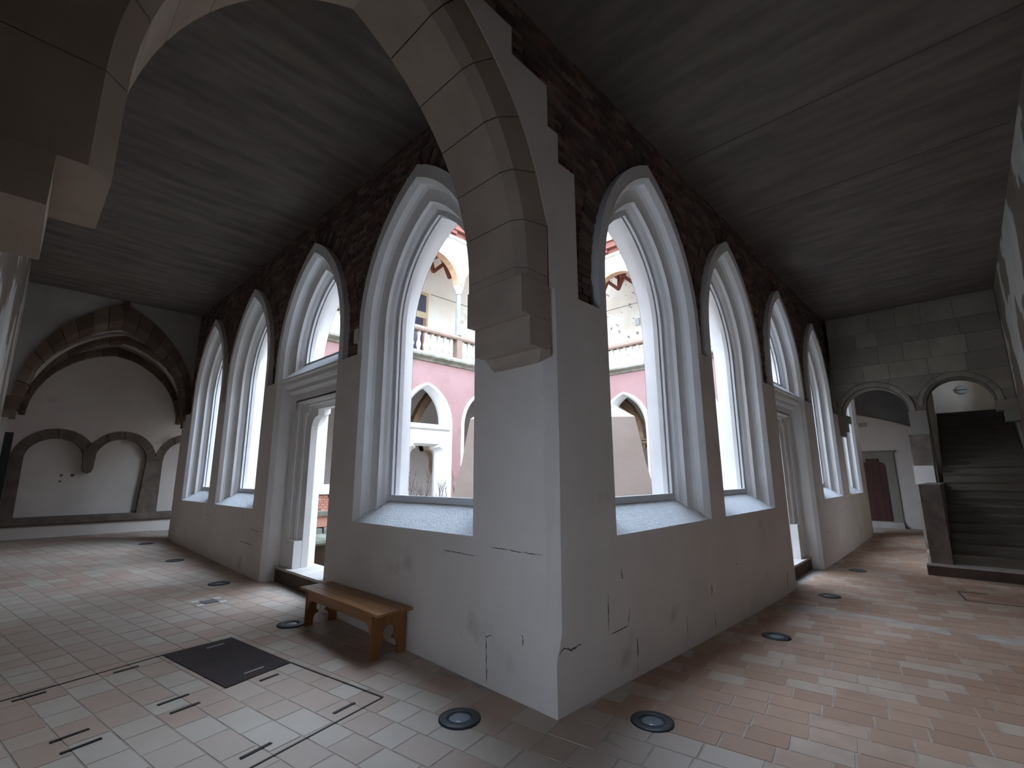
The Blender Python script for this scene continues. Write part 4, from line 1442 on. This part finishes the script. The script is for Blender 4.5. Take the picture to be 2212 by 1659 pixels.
# ------------------------------------------------------------------ cracks and chips in the white walls
def cracks(parent, mp, lines):
    for pts, w in lines:
        g = MB()
        fine = []
        for (a, b) in zip(pts[:-1], pts[1:]):
            L = sqrt((b[0] - a[0]) ** 2 + (b[1] - a[1]) ** 2)
            n = max(2, int(L / 0.025))
            for k in range(n):
                t = k / n
                fine.append((a[0] + (b[0] - a[0]) * t + rng.uniform(-.004, .004), a[1] + (b[1] - a[1]) * t + rng.uniform(-.004, .004)))
        fine.append(pts[-1])
        up, lo = [], []
        n = len(fine)
        for k, p in enumerate(fine):
            q = fine[min(k + 1, n - 1)]; r = fine[max(k - 1, 0)]
            dx, dz = q[0] - r[0], q[1] - r[1]
            l = sqrt(dx * dx + dz * dz) or 1
            ww = w * 0.5 * rng.uniform(0.3, 1.2) * min(1, 0.25 + min(k, n - 1 - k) / 3.0)
            up.append(mp(p[0] - dz / l * ww, -0.0012, p[1] + dx / l * ww)); lo.append(mp(p[0] + dz / l * ww, -0.0012, p[1] - dx / l * ww))
        g.loft([up, lo])
        g.build('crack', 'crack', parent, recalc=False)
cracks(WA, mA, [([(0.741, 0.396), (0.738, 0.03)], 0.012), ([(1.351, 1.017), (1.1, 1.016), (0.9, 1.013)], 0.008), ([(0.70, 1.104), (0.371, 1.102), (0.12, 1.099)], 0.007),
                ([(0.36, 0.49), (0.33, 0.48), (0.325, 0.44), (0.333, 0.40)], 0.014), ([(0.784, 0.42), (0.74, 0.39), (0.70, 0.41), (0.656, 0.403)], 0.010),
                ([(0.937, 0.47), (0.937, 0.44)], 0.008), ([(1.066, 0.36), (1.06, 0.335)], 0.012),
                ([(7.0, 0.62), (6.4, 0.60)], 0.012), ([(9.2, 0.95), (8.95, 0.94)], 0.014), ([(6.9, 0.3), (6.9, 0.13)], 0.014), ([(6.55, 0.85), (6.1, 0.83)], 0.01)])
cracks(WB, mB, [([(0.02, 0.41), (0.087, 0.448), (0.173, 0.413), (0.311, 0.425)], 0.016), ([(0.707, 0.723), (0.70, 0.55), (0.693, 0.41)], 0.014), ([(0.72, 0.398), (0.85, 0.40), (1.0, 0.405), (1.052, 0.546)], 0.010),
                ([(0.928, 0.886), (0.94, 0.83), (0.955, 0.80)], 0.022), ([(1.148, 0.279), (1.15, 0.2), (1.143, 0.118)], 0.024), ([(1.143, 0.118), (1.127, -0.02)], 0.008),
                ([(2.885, 0.464), (2.90, 0.39), (2.878, 0.317)], 0.020), ([(2.944, 0.158), (2.919, -0.03)], 0.018), ([(3.74, 0.58), (3.78, 0.56)], 0.04),
                ([(5.997, 0.18), (5.95, 0.06), (5.935, -0.10)], 0.03), ([(2.19, 0.25), (2.169, -0.02)], 0.012), ([(9.1, 0.5), (9.5, 0.48)], 0.012), ([(12.9, 0.75), (12.9, 0.4), (13.2, 0.35)], 0.014), ([(10.9, 0.85), (11.1, 0.84)], 0.014)])
